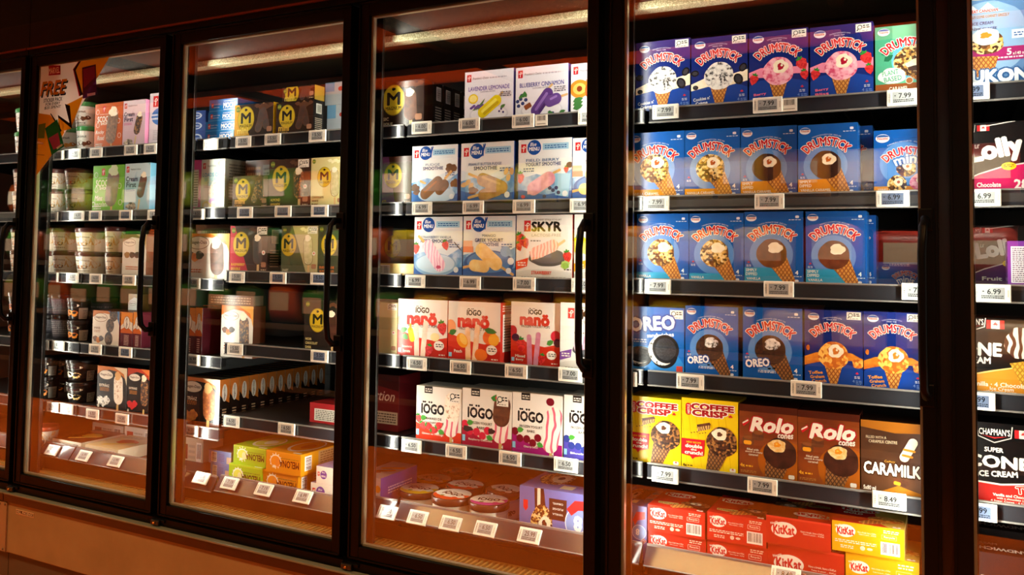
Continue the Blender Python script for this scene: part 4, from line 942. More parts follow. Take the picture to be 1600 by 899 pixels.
# ------------------------------------------------------------------ what stands where (metres)
ITEMS = [  # name, artwork, x, y, z, w, d, h, artwork options, label, group
    ('ice_cream_box', 'drum_splash', 2.3874, 0.145, 1.262, 0.1453, 0.1, 0.1842, dict(kind='cookies'), 'navy carton with a speckled cookie scoop, at the left end of its top shelf', None),
    ('ice_cream_box', 'drum_splash', 2.5357, 0.145, 1.262, 0.1422, 0.1, 0.1789, dict(kind='cookies'), 'navy carton with a speckled cookie scoop, right of its twin', None),
    ('ice_cream_box', 'drum_splash', 2.6814, 0.145, 1.262, 0.14, 0.1, 0.1773, dict(kind='berry',text=('Berry','Bliss')), 'navy carton with a pink berry scoop, beside the cookie cartons', None),
    ('ice_cream_box', 'drum_splash', 2.8257, 0.145, 1.262, 0.1398, 0.1, 0.1742, dict(kind='berry',text=('Berry','Bliss')), 'navy carton with a pink berry scoop, beside the mint green carton', None),
    ('ice_cream_box', 'drum_plant', 2.9695, 0.145, 1.262, 0.1321, 0.1, 0.1581, dict(), 'mint green carton with a nutty caramel cone and brown base', None),
    ('ice_cream_box', 'drum_ring', 2.3693, 0.145, 1.032, 0.1493, 0.1, 0.1732, dict(text=('VANILLA CARAMEL',)), 'blue carton with orange strip and nut cone, leftmost on the second shelf', None),
    ('ice_cream_box', 'drum_ring', 2.5199, 0.145, 1.032, 0.1396, 0.1, 0.1726, dict(text=('VANILLA CARAMEL',)), 'blue carton with orange strip and nut cone, second on its shelf', None),
    ('ice_cream_box', 'drum_ring', 2.6612, 0.145, 1.032, 0.1335, 0.1, 0.1702, dict(scoop='choc',text=('SIMPLY DIPPED','VANILLA CARAMEL')), 'blue carton with orange patch and chocolate cone, standing flush with the nut cartons', None),
    ('ice_cream_box', 'drum_ring', 2.7989, 0.135, 1.032, 0.1331, 0.075, 0.1671, dict(scoop='choc',text=('SIMPLY DIPPED','VANILLA CARAMEL')), 'blue carton with orange patch and chocolate cone, pulled forward of a twin behind', None),
    ('ice_cream_box', 'drum_ring', 2.821, 0.22, 1.032, 0.1362, 0.075, 0.1699, dict(scoop='choc',text=('SIMPLY DIPPED','VANILLA CARAMEL')), 'blue carton half hidden behind the forward chocolate cone carton with orange patch', None),
    ('ice_cream_box', 'drum_ring', 2.9637, 0.16, 1.032, 0.1368, 0.1, 0.1478, dict(minis=True), 'blue carton with small round nut cones, at the right end of the second shelf', None),
    ('ice_cream_box', 'drum_ring', 2.3926, 0.145, 0.818, 0.1374, 0.1, 0.1725, dict(text=('VANILLA',),band='#2a9cc8',heart='cream'), 'blue carton with turquoise strip and nut cone, leftmost on the third shelf', None),
    ('ice_cream_box', 'drum_ring', 2.5317, 0.145, 0.818, 0.1365, 0.1, 0.172, dict(text=('VANILLA',),band='#2a9cc8',heart='cream'), 'blue carton with turquoise strip and nut cone, second on its shelf', None),
    ('ice_cream_box', 'drum_ring', 2.6699, 0.145, 0.818, 0.1386, 0.1, 0.1746, dict(scoop='milk',text=('SIMPLY DIPPED','VANILLA'),band='#2a9cc8',heart='cream'), 'blue carton with turquoise patch and chocolate cone, left of its twin', None),
    ('ice_cream_box', 'drum_ring', 2.814, 0.145, 0.818, 0.1342, 0.075, 0.1737, dict(scoop='milk',text=('SIMPLY DIPPED','VANILLA'),band='#2a9cc8',heart='cream'), 'blue carton with turquoise patch and chocolate cone, right of its twin', None),
    ('ice_cream_box', 'drum_ring', 2.8293, 0.23, 0.818, 0.1329, 0.075, 0.1674, dict(scoop='milk',text=('SIMPLY DIPPED','VANILLA'),band='#2a9cc8',heart='cream'), 'blue carton hidden behind the right turquoise patch carton, its edge showing', None),
    ('ice_cream_box', 'ad_cream_minis', 2.9564, 0.32, 0.818, 0.1043, 0.14, 0.055, dict(), 'low blue carton lying far back in the gap on the third shelf', None),
    ('ice_cream_box', 'oreo_sandwich', 2.3772, 0.145, 0.583, 0.1422, 0.1, 0.1649, dict(), 'bright blue carton showing two black sandwich cookies', None),
    ('ice_cream_box', 'drum_ring', 2.5222, 0.145, 0.583, 0.1321, 0.1, 0.1727, dict(scoop='cookie',badge='oreo',heart='oreo'), 'blue carton with dark cookie cone, beside the sandwich cookie carton', None),
    ('ice_cream_box', 'drum_ring', 2.666, 0.145, 0.583, 0.1396, 0.1, 0.1749, dict(scoop='cookie',badge='oreo',heart='oreo'), 'blue carton with dark cookie cone, beside the orange toffee cartons', None),
    ('ice_cream_box', 'drum_splash', 2.8107, 0.145, 0.583, 0.128, 0.1, 0.1748, dict(kind='toffee',text=('Toffee','Graham','Crunch'),top='#1c2f80'), 'navy carton with orange toffee splash, left of its twin', None),
    ('ice_cream_box', 'drum_splash', 2.9405, 0.145, 0.583, 0.124, 0.1, 0.1756, dict(kind='toffee',text=('Toffee','Graham','Crunch'),top='#1c2f80'), 'navy carton with orange toffee splash, at the right end beside the door post', None),
    ('ice_cream_box', 'coffee_crisp', 2.3701, 0.145, 0.348, 0.142, 0.1, 0.1672, dict(), 'yellow carton with brown nut cone, partly cut by the door frame on its left', None),
    ('ice_cream_box', 'coffee_crisp', 2.5138, 0.145, 0.348, 0.1405, 0.1, 0.1746, dict(), 'yellow carton with brown nut cone, beside a brown carton', None),
    ('ice_cream_box', 'rolo', 2.657, 0.145, 0.348, 0.1365, 0.1, 0.1716, dict(), 'amber brown carton with chocolate cone, beside the yellow carton', None),
    ('ice_cream_box', 'rolo', 2.7944, 0.145, 0.348, 0.1358, 0.1, 0.1702, dict(), 'amber brown carton with chocolate cone, beside the dark caramel carton', None),
    ('ice_cream_box', 'caramilk', 2.9329, 0.145, 0.348, 0.1286, 0.1, 0.1617, dict(), 'dark brown carton with caramel bar and large white lettering', None),
    ('ice_cream_box', 'crate', 2.3297, 0.145, 0.1, 0.0936, 0.2, 0.1338, dict(), 'blue violet carton left of the red cartons on the bottom deck', None),
    ('ice_cream_box', 'kitkat', 2.4277, 0.145, 0.1, 0.1481, 0.17, 0.0768, dict(), 'red carton at the bottom of the left red stack', None),
    ('ice_cream_box', 'kitkat', 2.4277, 0.14, 0.1773, 0.147, 0.17, 0.0658, dict(), 'red carton on top of the left red stack', None),
    ('ice_cream_box', 'kitkat', 2.5791, 0.145, 0.1, 0.1454, 0.17, 0.0798, dict(), 'red carton at the bottom of the second red stack', None),
    ('ice_cream_box', 'kitkat', 2.5802, 0.14, 0.1803, 0.1418, 0.17, 0.0679, dict(), 'red carton on top of the second red stack', None),
    ('ice_cream_box', 'kitkat', 2.725, 0.145, 0.1, 0.1706, 0.17, 0.096, dict(plain=True), 'plain red carton under the large red carton with a white oval', None),
    ('ice_cream_box', 'kitkat', 2.722, 0.14, 0.1965, 0.1456, 0.17, 0.0656, dict(plain=True,turned=True), 'red carton with a large white oval, on top beside the yellow cartons', None),
    ('ice_cream_box', 'kitkat', 2.8988, 0.145, 0.1, 0.1519, 0.16, 0.1046, dict(gold=True), 'golden yellow carton at the bottom of the yellow stack', None),
    ('ice_cream_box', 'kitkat', 2.8704, 0.14, 0.2051, 0.1512, 0.16, 0.0678, dict(gold=True), 'golden yellow carton on top of the yellow stack', None),
    ('ice_cream_box', 'magnum', 1.5254, 0.145, 1.267, 0.1913, 0.05, 0.143, dict(bar='milk',flavour=('CLASSIC','CLASSIQUE'),cx=.42,fcol='#d8c8a0'), 'brown carton with gold disc and chocolate bar on the top shelf', None),
    ('ice_cream_box', 'magnum', 1.5254, 0.201, 1.267, 0.1913, 0.05, 0.143, dict(bg='#2a1812',disc=None,bar='none',side='#1c1410'), 'dark carton first behind the brown gold disc carton', 'dark cartons behind the gold disc carton'),
    ('ice_cream_box', 'magnum', 1.5254, 0.257, 1.267, 0.1913, 0.05, 0.143, dict(bg='#2a1812',disc=None,bar='none',side='#1c1410'), 'dark carton second behind the brown gold disc carton', 'dark cartons behind the gold disc carton'),
    ('ice_cream_box', 'magnum', 1.5254, 0.313, 1.267, 0.1913, 0.05, 0.143, dict(bg='#2a1812',disc=None,bar='none',side='#1c1410'), 'dark carton third behind the brown gold disc carton', 'dark cartons behind the gold disc carton'),
    ('ice_cream_box', 'magnum', 1.5254, 0.369, 1.267, 0.1913, 0.05, 0.143, dict(bg='#2a1812',disc=None,bar='none',side='#1c1410'), 'dark carton fourth behind the brown gold disc carton', 'dark cartons behind the gold disc carton'),
    ('ice_cream_box', 'pc_pops', 1.8606, 0.145, 1.267, 0.1612, 0.1, 0.1484, dict(kind='lavender'), 'white carton with yellow lolly and lavender sprigs', None),
    ('ice_cream_box', 'pc_pops', 2.0292, 0.145, 1.267, 0.1626, 0.1, 0.146, dict(kind='blueberry'), 'white carton with purple lollies and blueberries', None),
    ('ice_cream_box', 'pc_pops', 2.2001, 0.145, 1.267, 0.1599, 0.1, 0.1408, dict(kind='peach'), 'white carton with peach halves, cut off by the door frame', None),
    ('ice_cream_box', 'magnum', 1.5225, 0.145, 1.03, 0.1541, 0.08, 0.147, dict(bg='#4a2c1c',wedge=('#7a4a8c',.62,.45),cx=.56,bar='none',flavour=('DOUBLE','CHOCOLATE'),fcol='#d8c040'), 'purple and brown carton with gold disc, left of the blue smoothie cartons', None),
    ('ice_cream_box', 'blue_menu', 1.6788, 0.145, 1.03, 0.1612, 0.1, 0.1747, dict(kind='fudge',lines_=('FUDGE','SMOOTHIE')), 'pale blue carton with brown fudge lolly on a plate', None),
    ('ice_cream_box', 'blue_menu', 1.8519, 0.145, 1.03, 0.1746, 0.1, 0.1745, dict(kind='peanut',lines_=('PEANUT BUTTER FUDGE','SMOOTHIE')), 'pale blue carton with two bitten tan peanut lollies', None),
    ('ice_cream_box', 'blue_menu', 2.0406, 0.145, 1.03, 0.1646, 0.1, 0.1748, dict(kind='berry',lines_=('FIELD BERRY','YOGURT SMOOTHIE')), 'pale blue carton with pink field berry lolly', None),
    ('ice_cream_box', 'blue_menu', 2.2073, 0.145, 1.03, 0.1542, 0.1, 0.1712, dict(kind='mango',lines_=('MANGO','SMOOTHIE')), 'pale blue carton beyond the field berry one, cut by the door frame', None),
    ('ice_cream_box', 'yellow_flat', 1.5305, 0.145, 0.813, 0.1608, 0.1, 0.0351, dict(), 'pale yellow carton with barcode lying flat on the third shelf', None),
    ('ice_cream_box', 'magnum', 1.4363, 0.27, 0.813, 0.142, 0.06, 0.1469, dict(bg='#1e1a12',disc='#8a7a2c',cx=.62,bar='none'), 'dark carton with gold disc standing behind the flat yellow carton', None),
    ('ice_cream_box', 'blue_menu', 1.6919, 0.145, 0.813, 0.1682, 0.1, 0.1764, dict(kind='kefir',lines_=('STRAWBERRY VANILLA','KEFIR SMOOTHIE')), 'pale blue carton with pink striped lolly over a glass plate', None),
    ('ice_cream_box', 'blue_menu', 1.8635, 0.145, 0.813, 0.1706, 0.1, 0.177, dict(kind='mango',lines_=('MANGO','GREEK YOGURT','SMOOTHIE')), 'pale blue carton with two yellow mango lollies in a blue bowl', None),
    ('ice_cream_box', 'skyr', 2.0373, 0.145, 0.813, 0.1715, 0.1, 0.1784, dict(kind='strawberry'), 'white carton with strawberry lolly resting on a slate', None),
    ('ice_cream_box', 'skyr', 2.2146, 0.145, 0.813, 0.1588, 0.1, 0.1786, dict(kind='lemon'), 'white carton with lemon slices, cut off by the door frame', None),
    ('ice_cream_box', 'magnum', 1.5046, 0.145, 0.571, 0.1311, 0.06, 0.1569, dict(bg='#d8cc98',disc='#c9b020',cx=.2,bar='none',sticker=True), 'cream coloured carton at the left end of the fourth shelf', None),
    ('ice_cream_box', 'nano', 1.638, 0.145, 0.571, 0.1756, 0.1, 0.171, dict(kind='banana'), 'white and red carton with banana, strawberry and pale pink pops', None),
    ('ice_cream_box', 'nano', 1.8226, 0.135, 0.571, 0.1726, 0.12, 0.1711, dict(kind='peach',side=True), 'white and red carton with peaches and orange pops, its red side showing', None),
    ('ice_cream_box', 'nano', 2.0186, 0.155, 0.571, 0.1509, 0.1, 0.176, dict(kind='mixed'), 'white and red carton with mixed berries and mauve pops', None),
    ('ice_cream_box', 'skyr', 2.1752, 0.145, 0.571, 0.16, 0.1, 0.1798, dict(kind='berries'), 'white carton with mauve berry lolly, cut off by the door frame', None),
    ('ice_cream_box', 'red_select', 1.4613, 0.19, 0.329, 0.1539, 0.12, 0.1723, dict(), 'dark red carton with nutrition panel at the left of the fifth shelf', None),
    ('ice_cream_box', 'dark_red_tall', 1.5293, 0.32, 0.329, 0.0638, 0.1, 0.1592, dict(), 'narrow dark maroon carton behind the white cheesecake bar carton', None),  # carton shape and dark red print stand in for reflections
    ('ice_cream_box', 'iogo_bar', 1.7102, 0.145, 0.329, 0.156, 0.1, 0.1576, dict(kind='cheesecake'), 'white and red carton with crumb topped cheesecake bar', None),
    ('ice_cream_box', 'iogo_bar', 1.8688, 0.145, 0.329, 0.1612, 0.1, 0.1639, dict(kind='choc'), 'white and crimson carton with chocolate dipped raspberry bar', None),
    ('ice_cream_box', 'iogo_bar', 2.0317, 0.145, 0.329, 0.1528, 0.1, 0.1659, dict(kind='cherry'), 'white and magenta carton with swirled cherry bar', None),
    ('ice_cream_box', 'iogo_bar', 2.1888, 0.145, 0.329, 0.143, 0.1, 0.1718, dict(kind='blue'), 'white and violet carton with blueberries, cut off by the door frame', None),
    ('ice_cream_box', 'purple_pc', 1.4858, 0.15, 0.08, 0.0964, 0.2, 0.1126, dict(), 'purple sided carton of orange ice pops on the bottom deck', None),
    ('ice_cream_box', 'crate', 2.0548, 0.15, 0.08, 0.2376, 0.24, 0.158, dict(), 'large violet blue carton with nut cone lying beside the round tubs', None),
    ('mochi_box', 'mochi', 0.7725, 0.17, 1.268, 0.1378, 0.12, 0.036, dict(), 'flat sky blue box, lowest of the stack of four on the top shelf', 'sky blue flat boxes'),
    ('mochi_box', 'mochi', 0.7721, 0.17, 1.3045, 0.1505, 0.12, 0.0361, dict(), 'flat sky blue box, third of the stack of four on the top shelf', 'sky blue flat boxes'),
    ('mochi_box', 'mochi', 0.7838, 0.17, 1.3411, 0.1396, 0.12, 0.0329, dict(), 'flat sky blue box, second of the stack of four on the top shelf', 'sky blue flat boxes'),
    ('mochi_box', 'mochi', 0.7876, 0.17, 1.3745, 0.1364, 0.12, 0.0434, dict(), 'flat sky blue box, top of the stack of four on the top shelf', 'sky blue flat boxes'),
    ('ice_cream_box', 'small_blue', 0.6028, 0.24, 1.268, 0.0956, 0.14, 0.0568, dict(), 'dark blue flat box, lowest of the stack beside the sky blue boxes', None),
    ('ice_cream_box', 'small_blue', 0.6006, 0.24, 1.3253, 0.0957, 0.14, 0.0385, dict(), 'dark blue flat box, middle of the stack beside the sky blue boxes', None),
    ('ice_cream_box', 'small_blue', 0.5989, 0.24, 1.3643, 0.0958, 0.14, 0.0369, dict(), 'dark blue flat box, top of the stack beside the sky blue boxes', None),
    ('ice_cream_box', 'magnum', 0.9378, 0.145, 1.268, 0.1771, 0.045, 0.1167, dict(mini=True,wedge=('#d8a018',.42,.12),fcol='#f0d060',flavour=('CARAMEL',),side='#d8a018'), 'brown and gold carton of small bars beside the sky blue stack', None),
    ('ice_cream_box', 'magnum', 1.1274, 0.145, 1.268, 0.1591, 0.05, 0.1108, dict(mini=True,flavour=('CLASSIC',),fcol='#d8b040',side='#161210'), 'dark brown carton of small bars with gold disc on the top shelf', None),
    ('ice_cream_box', 'magnum', 1.1064, 0.2, 1.268, 0.1332, 0.05, 0.1227, dict(mini=True,side='#161210'), 'dark carton directly behind the small bars carton, barcode on its side', None),
    ('ice_cream_box', 'magnum', 1.0896, 0.255, 1.268, 0.1031, 0.05, 0.1344, dict(mini=True,side='#161210'), 'dark carton third from the front behind the small bars carton', None),
    ('ice_cream_box', 'magnum', 1.1023, 0.2, 1.3934, 0.1422, 0.05, 0.0492, dict(mini=True,side='#c89c2c'), 'brown carton of small bars lying on top of the dark cartons', None),
    ('ice_cream_box', 'white_blue_flat', 1.2421, 0.27, 1.268, 0.1244, 0.06, 0.1148, dict(), 'pale grey carton under the white and blue one, right end of the top shelf', None),
    ('ice_cream_box', 'white_blue_flat', 1.2315, 0.27, 1.3833, 0.1324, 0.06, 0.0779, dict(), 'white and blue carton at the far right of the top shelf', None),
    ('ice_cream_box', 'magenta_side', 0.7423, 0.145, 1.027, 0.0428, 0.1, 0.1749, dict(), 'magenta edged carton at the left end of the second shelf', None),
    ('ice_cream_box', 'birthday', 0.7861, 0.145, 1.027, 0.1134, 0.13, 0.1746, dict(), 'pale carton with pastel cakes and blue lettering', None),
    ('ice_cream_box', 'magnum', 0.9382, 0.145, 1.027, 0.1606, 0.045, 0.1104, dict(mini=True,bar='almond',flavour=('ALMOND',),bg='#3c1e10',fcol='#e0a84c'), 'short brown carton of small almond bars with gold disc', None),
    ('ice_cream_box', 'brown_flat', 0.9314, 0.21, 1.027, 0.1466, 0.05, 0.1717, dict(), 'brown carton turned backwards behind the short almond bars carton', None),
    ('ice_cream_box', 'magnum', 1.1037, 0.145, 1.027, 0.1747, 0.06, 0.1605, dict(bar='almond',bg='#3a1d10',flavour=('ALMOND','AMANDE'),sticker=True), 'tall brown carton with almond bar and gold disc', None),
    ('ice_cream_box', 'magnum', 1.2847, 0.145, 1.027, 0.1311, 0.06, 0.1594, dict(bar='white',bg='#d8d090',cx=.42,flavour=('CHOCOLATE','WHITE','BLANC'),fcol='#3a2a14'), 'cream coloured carton with gold disc beside the tall almond carton', None),
    ('ice_cream_box', 'haagen', 0.7162, 0.145, 0.779, 0.2146, 0.1, 0.1614, dict(kind='caramel'), 'white and orange carton with chocolate bar, left end of the third shelf', None),
    ('ice_cream_box', 'haagen_plain_side', 0.6298, 0.27, 0.779, 0.1789, 0.05, 0.1982, dict(), 'dark carton standing behind the white and orange bar carton', None),
    ('ice_cream_box', 'magnum', 0.9336, 0.145, 0.81, 0.1714, 0.06, 0.1562, dict(wedge=('#b81c34',.5,.12),bg='#3a1a16',flavour=('RASPBERRY','DOUBLE'),sticker=True,fcol='#f0c040',side='#241512'), 'red and dark brown carton with gold disc and berry bar', None),
    ('ice_cream_box', 'magnum', 0.9627, 0.21, 0.81, 0.0907, 0.06, 0.1588, dict(bg='#2a1812',side='#241512',bar='none',disc=None), 'dark carton behind the red berry bar carton', None),
    ('ice_cream_box', 'magnum', 1.1658, 0.145, 0.81, 0.1538, 0.06, 0.1557, dict(bg='#b8b080',wedge=('#4a5238',.7,.3),bar='white',cx=.2,flavour=('DUET',),fcol='#e8e4c8',sticker=True), 'olive and cream carton with white bar and gold disc', None),
    ('ice_cream_box', 'magnum', 1.3214, 0.145, 0.81, 0.1468, 0.06, 0.1569, dict(bg='#3c3e2c',bar='almond',cx=.3,flavour=('DUO AMANDE','ALMOND DUO'),fcol='#e07828'), 'dark olive carton with orange lettering, cut off by the door handle', None),
    ('ice_cream_box', 'haagen_narrow', 0.7073, 0.145, 0.514, 0.0707, 0.11, 0.1642, dict(), 'narrow maroon and white carton at the left end of the fourth shelf', None),
    ('ice_cream_box', 'haagen_narrow', 0.779, 0.145, 0.514, 0.0322, 0.11, 0.1663, dict(), 'second narrow maroon carton beside the first on the fourth shelf', None),
    ('ice_cream_box', 'haagen', 0.6891, 0.262, 0.514, 0.0906, 0.06, 0.166, dict(kind='extra_red'), 'dark chocolate bar carton behind the maroon cartons', None),
    ('ice_cream_box', 'haagen', 0.8722, 0.175, 0.514, 0.1484, 0.06, 0.1774, dict(kind='salted'), 'white carton with dark almond bar on the fourth shelf', None),
    ('ice_cream_box', 'haagen_plain_side', 0.8046, 0.178, 0.6919, 0.2101, 0.05, 0.0346, dict(), 'brown carton lying behind, above the dark almond bar carton', None),
    ('ice_cream_box', 'magnum', 1.2708, 0.145, 0.565, 0.1536, 0.06, 0.1606, dict(bg='#241c18',cx=.36,bar='choc',flavour=('NOIR','CHOCOLAT','DARK'),fcol='#e8dc98'), 'black carton with gold disc alone at the right of the fourth shelf', None),
    ('ice_cream_box', 'haagen', 0.713, 0.15, 0.271, 0.1871, 0.045, 0.1647, dict(kind='extra',side='#1c1412'), 'black and orange carton with caramel bar, front of the long row', 'long row of black and orange cartons'),
    ('ice_cream_box', 'haagen', 0.713, 0.1965, 0.271, 0.1871, 0.045, 0.1647, dict(kind='extra',side='#1c1412'), 'black and orange carton, second from the front of the long row', 'long row of black and orange cartons'),
    ('ice_cream_box', 'haagen', 0.713, 0.243, 0.271, 0.1871, 0.045, 0.1647, dict(kind='extra',side='#1c1412'), 'black and orange carton, third from the front of the long row', 'long row of black and orange cartons'),
    ('ice_cream_box', 'haagen', 0.713, 0.2895, 0.271, 0.1871, 0.045, 0.1647, dict(kind='extra',side='#1c1412'), 'black and orange carton, fourth from the front of the long row', 'long row of black and orange cartons'),
    ('ice_cream_box', 'haagen', 0.713, 0.336, 0.271, 0.1871, 0.045, 0.1647, dict(kind='extra',side='#1c1412'), 'black and orange carton, fifth from the front of the long row', 'long row of black and orange cartons'),
    ('ice_cream_box', 'haagen', 0.713, 0.3825, 0.271, 0.1871, 0.045, 0.1647, dict(kind='extra',side='#1c1412'), 'black and orange carton, sixth from the front of the long row', 'long row of black and orange cartons'),
    ('ice_cream_box', 'haagen', 0.713, 0.429, 0.271, 0.1871, 0.045, 0.1647, dict(kind='extra',side='#1c1412'), 'black and orange carton, seventh from the front of the long row', 'long row of black and orange cartons'),
    ('ice_cream_box', 'haagen', 0.713, 0.4755, 0.271, 0.1871, 0.045, 0.1647, dict(kind='extra',side='#1c1412'), 'black and orange carton, eighth from the front of the long row', 'long row of black and orange cartons'),
    ('ice_cream_box', 'haagen', 0.713, 0.522, 0.271, 0.1871, 0.045, 0.1647, dict(kind='extra',side='#1c1412'), 'black and orange carton, ninth from the front of the long row', 'long row of black and orange cartons'),
    ('ice_cream_box', 'haagen', 0.713, 0.5685, 0.271, 0.1871, 0.045, 0.1647, dict(kind='extra',side='#1c1412'), 'black and orange carton, tenth from the front of the long row', 'long row of black and orange cartons'),
    ('ice_cream_box', 'haagen', 0.713, 0.615, 0.271, 0.1871, 0.045, 0.1647, dict(kind='extra',side='#1c1412'), 'black and orange carton, eleventh from the front of the long row', 'long row of black and orange cartons'),
    ('ice_cream_box', 'haagen', 0.713, 0.6615, 0.271, 0.1871, 0.045, 0.1647, dict(kind='extra',side='#1c1412'), 'black and orange carton, twelfth from the front of the long row', 'long row of black and orange cartons'),
    ('ice_cream_box', 'nutrition_flat', 1.2565, 0.2, 0.323, 0.1642, 0.1, 0.0635, dict(), 'red carton with white nutrition panel lying on the fifth shelf', None),
    ('ice_cream_box', 'plain_flat', 0.5555, 0.3, 0.08, 0.1133, 0.1, 0.1, dict(bg='#c8b8a0',top='#a88c68'), 'white carton low down at the left corner of the bottom deck', None),
    ('ice_cream_box', 'blue_flat', 0.8144, 0.2, 0.088, 0.088, 0.16, 0.0468, dict(), 'lower light blue carton left of the green cartons', None),
    ('ice_cream_box', 'blue_flat', 0.8047, 0.2, 0.1353, 0.1072, 0.16, 0.0451, dict(), 'upper light blue carton left of the green cartons', None),
    ('ice_cream_box', 'melona', 0.9586, 0.145, 0.088, 0.1478, 0.2, 0.074, dict(), 'lime green carton under its twin on the bottom deck', None),
    ('ice_cream_box', 'melona', 0.9671, 0.155, 0.1625, 0.145, 0.2, 0.0614, dict(), 'lime green carton on top, its lettering upside down', None),
    ('ice_cream_box', 'melona', 1.1066, 0.15, 0.088, 0.1506, 0.2, 0.0713, dict(c='#d08c14',fruit='#e0901c',c2='#d8961c'), 'orange carton under its twin on the bottom deck', None),
    ('ice_cream_box', 'melona', 1.1283, 0.14, 0.1598, 0.1471, 0.24, 0.0684, dict(c='#d08c14',fruit='#e0901c',c2='#d8961c'), 'orange carton on top, its lettering upside down', None),
    ('ice_cream_box', 'blue_menu_flat', 1.3067, 0.155, 0.088, 0.0887, 0.18, 0.0561, dict(), 'lower white carton with violet disc right of the orange cartons', None),
    ('ice_cream_box', 'blue_menu_flat', 1.3279, 0.155, 0.1446, 0.066, 0.17, 0.0539, dict(), 'upper white carton with violet disc right of the orange cartons', None),
    ('ice_cream_box', 'scoop_shop', 0.2001, 0.145, 1.267, 0.1598, 0.09, 0.1752, dict(), 'orange carton with chunky brown bar on the top shelf', None),
    ('ice_cream_box', 'cream_first', 0.3627, 0.145, 1.267, 0.1224, 0.1, 0.1755, dict(), 'dusky pink carton with nut bar beside the orange carton', None),
    ('ice_cream_box', 'white_side', 0.4899, 0.16, 1.267, 0.1049, 0.1, 0.1971, dict(), 'tall white carton with blue oval at the right of the top shelf', None),
    ('ice_cream_box', 'scoop_shop', 0.2024, 0.145, 1.024, 0.1785, 0.09, 0.1777, dict(bg='#6ab81c',bar='mint',name='Mint Chocolate'), 'bright green carton with mint chocolate bar', None),
    ('ice_cream_box', 'cream_first', 0.385, 0.145, 1.024, 0.1376, 0.08, 0.1792, dict(bg='#a4cde0',tint='#c4e2ee',col='#3a6ab0'), 'pale blue carton with chocolate bar beside the green carton', None),
    ('ice_cream_box', 'haagen', 0.3854, 0.145, 0.784, 0.1289, 0.08, 0.1542, dict(kind='hazel'), 'white carton with hazelnuts beside the stacked tubs', None),
    ('ice_cream_box', 'haagen', 0.2312, 0.145, 0.519, 0.1502, 0.1, 0.1294, dict(kind='minis',side='#8a2c34'), 'white carton with three small dark bars', None),
    ('ice_cream_box', 'haagen_narrow', 0.3903, 0.145, 0.519, 0.0642, 0.1, 0.1292, dict(), 'narrow white and maroon carton right of the small bars carton', None),
    ('ice_cream_box', 'haagen_narrow', 0.4577, 0.145, 0.519, 0.0445, 0.1, 0.1317, dict(), 'second narrow maroon carton by the door handle', None),
    ('ice_cream_box', 'haagen', 0.2325, 0.3, 0.519, 0.0836, 0.05, 0.1871, dict(kind='cookies'), 'pale carton standing far back over the maroon cartons', None),
    ('ice_cream_box', 'haagen', 0.269, 0.145, 0.282, 0.164, 0.1, 0.1595, dict(kind='extra',cookie=True), 'black carton with cookie bar on the fifth shelf', None),
    ('ice_cream_box', 'haagen', 0.4375, 0.145, 0.282, 0.126, 0.1, 0.1625, dict(kind='extra_red'), 'black carton with red strawberries on the fifth shelf', None),
    ('ice_cream_box', 'plain_flat', 0.009, 0.15, 0.095, 0.1723, 0.2, 0.0446, dict(bg='#ded4c0',top='#5a3018',art='#d0b040'), 'flat dark topped carton with yellow bar on the bottom deck', None),
    ('ice_cream_box', 'plain_flat', 0.2126, 0.145, 0.095, 0.1863, 0.2, 0.0445, dict(bg='#e6dcc0',top='#dcc898',art='#c85a30'), 'flat cream carton lying right of the dark topped one', None),
    ('ice_cream_box', 'plain_flat', -0.0366, 0.36, 0.095, 0.1909, 0.1, 0.0688, dict(bg='#dcd4c4'), 'white barcoded carton standing behind the flat cartons', None),
    ('ice_cream_box', 'plain_flat', 0.1744, 0.35, 0.095, 0.1693, 0.1, 0.0756, dict(bg='#d8d0c4',label='#a83a2c'), 'white carton with red patch behind the flat cartons, right end', None),
    ('ice_cream_box', 'yukon', 3.1396, 0.145, 1.263, 0.134, 0.11, 0.2128, dict(), 'large light blue carton with nut cone and snowy mountains', None),
    ('ice_cream_box', 'lolly', 3.1345, 0.145, 1.03, 0.1413, 0.1, 0.1527, dict(), 'black and pink carton with white lettering on the second shelf', None),
    ('ice_cream_box', 'lolly', 3.1512, 0.3, 0.824, 0.1237, 0.1, 0.1373, dict(low='#4a2a6a',flavour='Fruit'), 'black and violet carton deep in the gap of the third shelf', None),
    ('ice_cream_box', 'purple_side', 3.229, 0.15, 0.824, 0.0849, 0.1, 0.0984, dict(), 'violet carton showing its nutrition panel on the third shelf', None),
    ('ice_cream_box', 'cone_box', 3.1092, 0.145, 0.593, 0.1689, 0.1, 0.1607, dict(kind='gold'), 'black and gold carton with drizzled cone', None),
    ('ice_cream_box', 'cone_box', 3.1386, 0.145, 0.36, 0.1438, 0.1, 0.1687, dict(kind='red'), 'black and red carton with cone lettering', None),
    ('ice_cream_box', 'sandwich', 3.1189, 0.15, 0.08, 0.168, 0.12, 0.1693, dict(), 'black and magenta carton in front on the bottom deck', None),
    ('ice_cream_box', 'sandwich', 3.1193, 0.28, 0.08, 0.1783, 0.12, 0.1867, dict(), 'tall black and magenta carton behind the low front one', None),
]
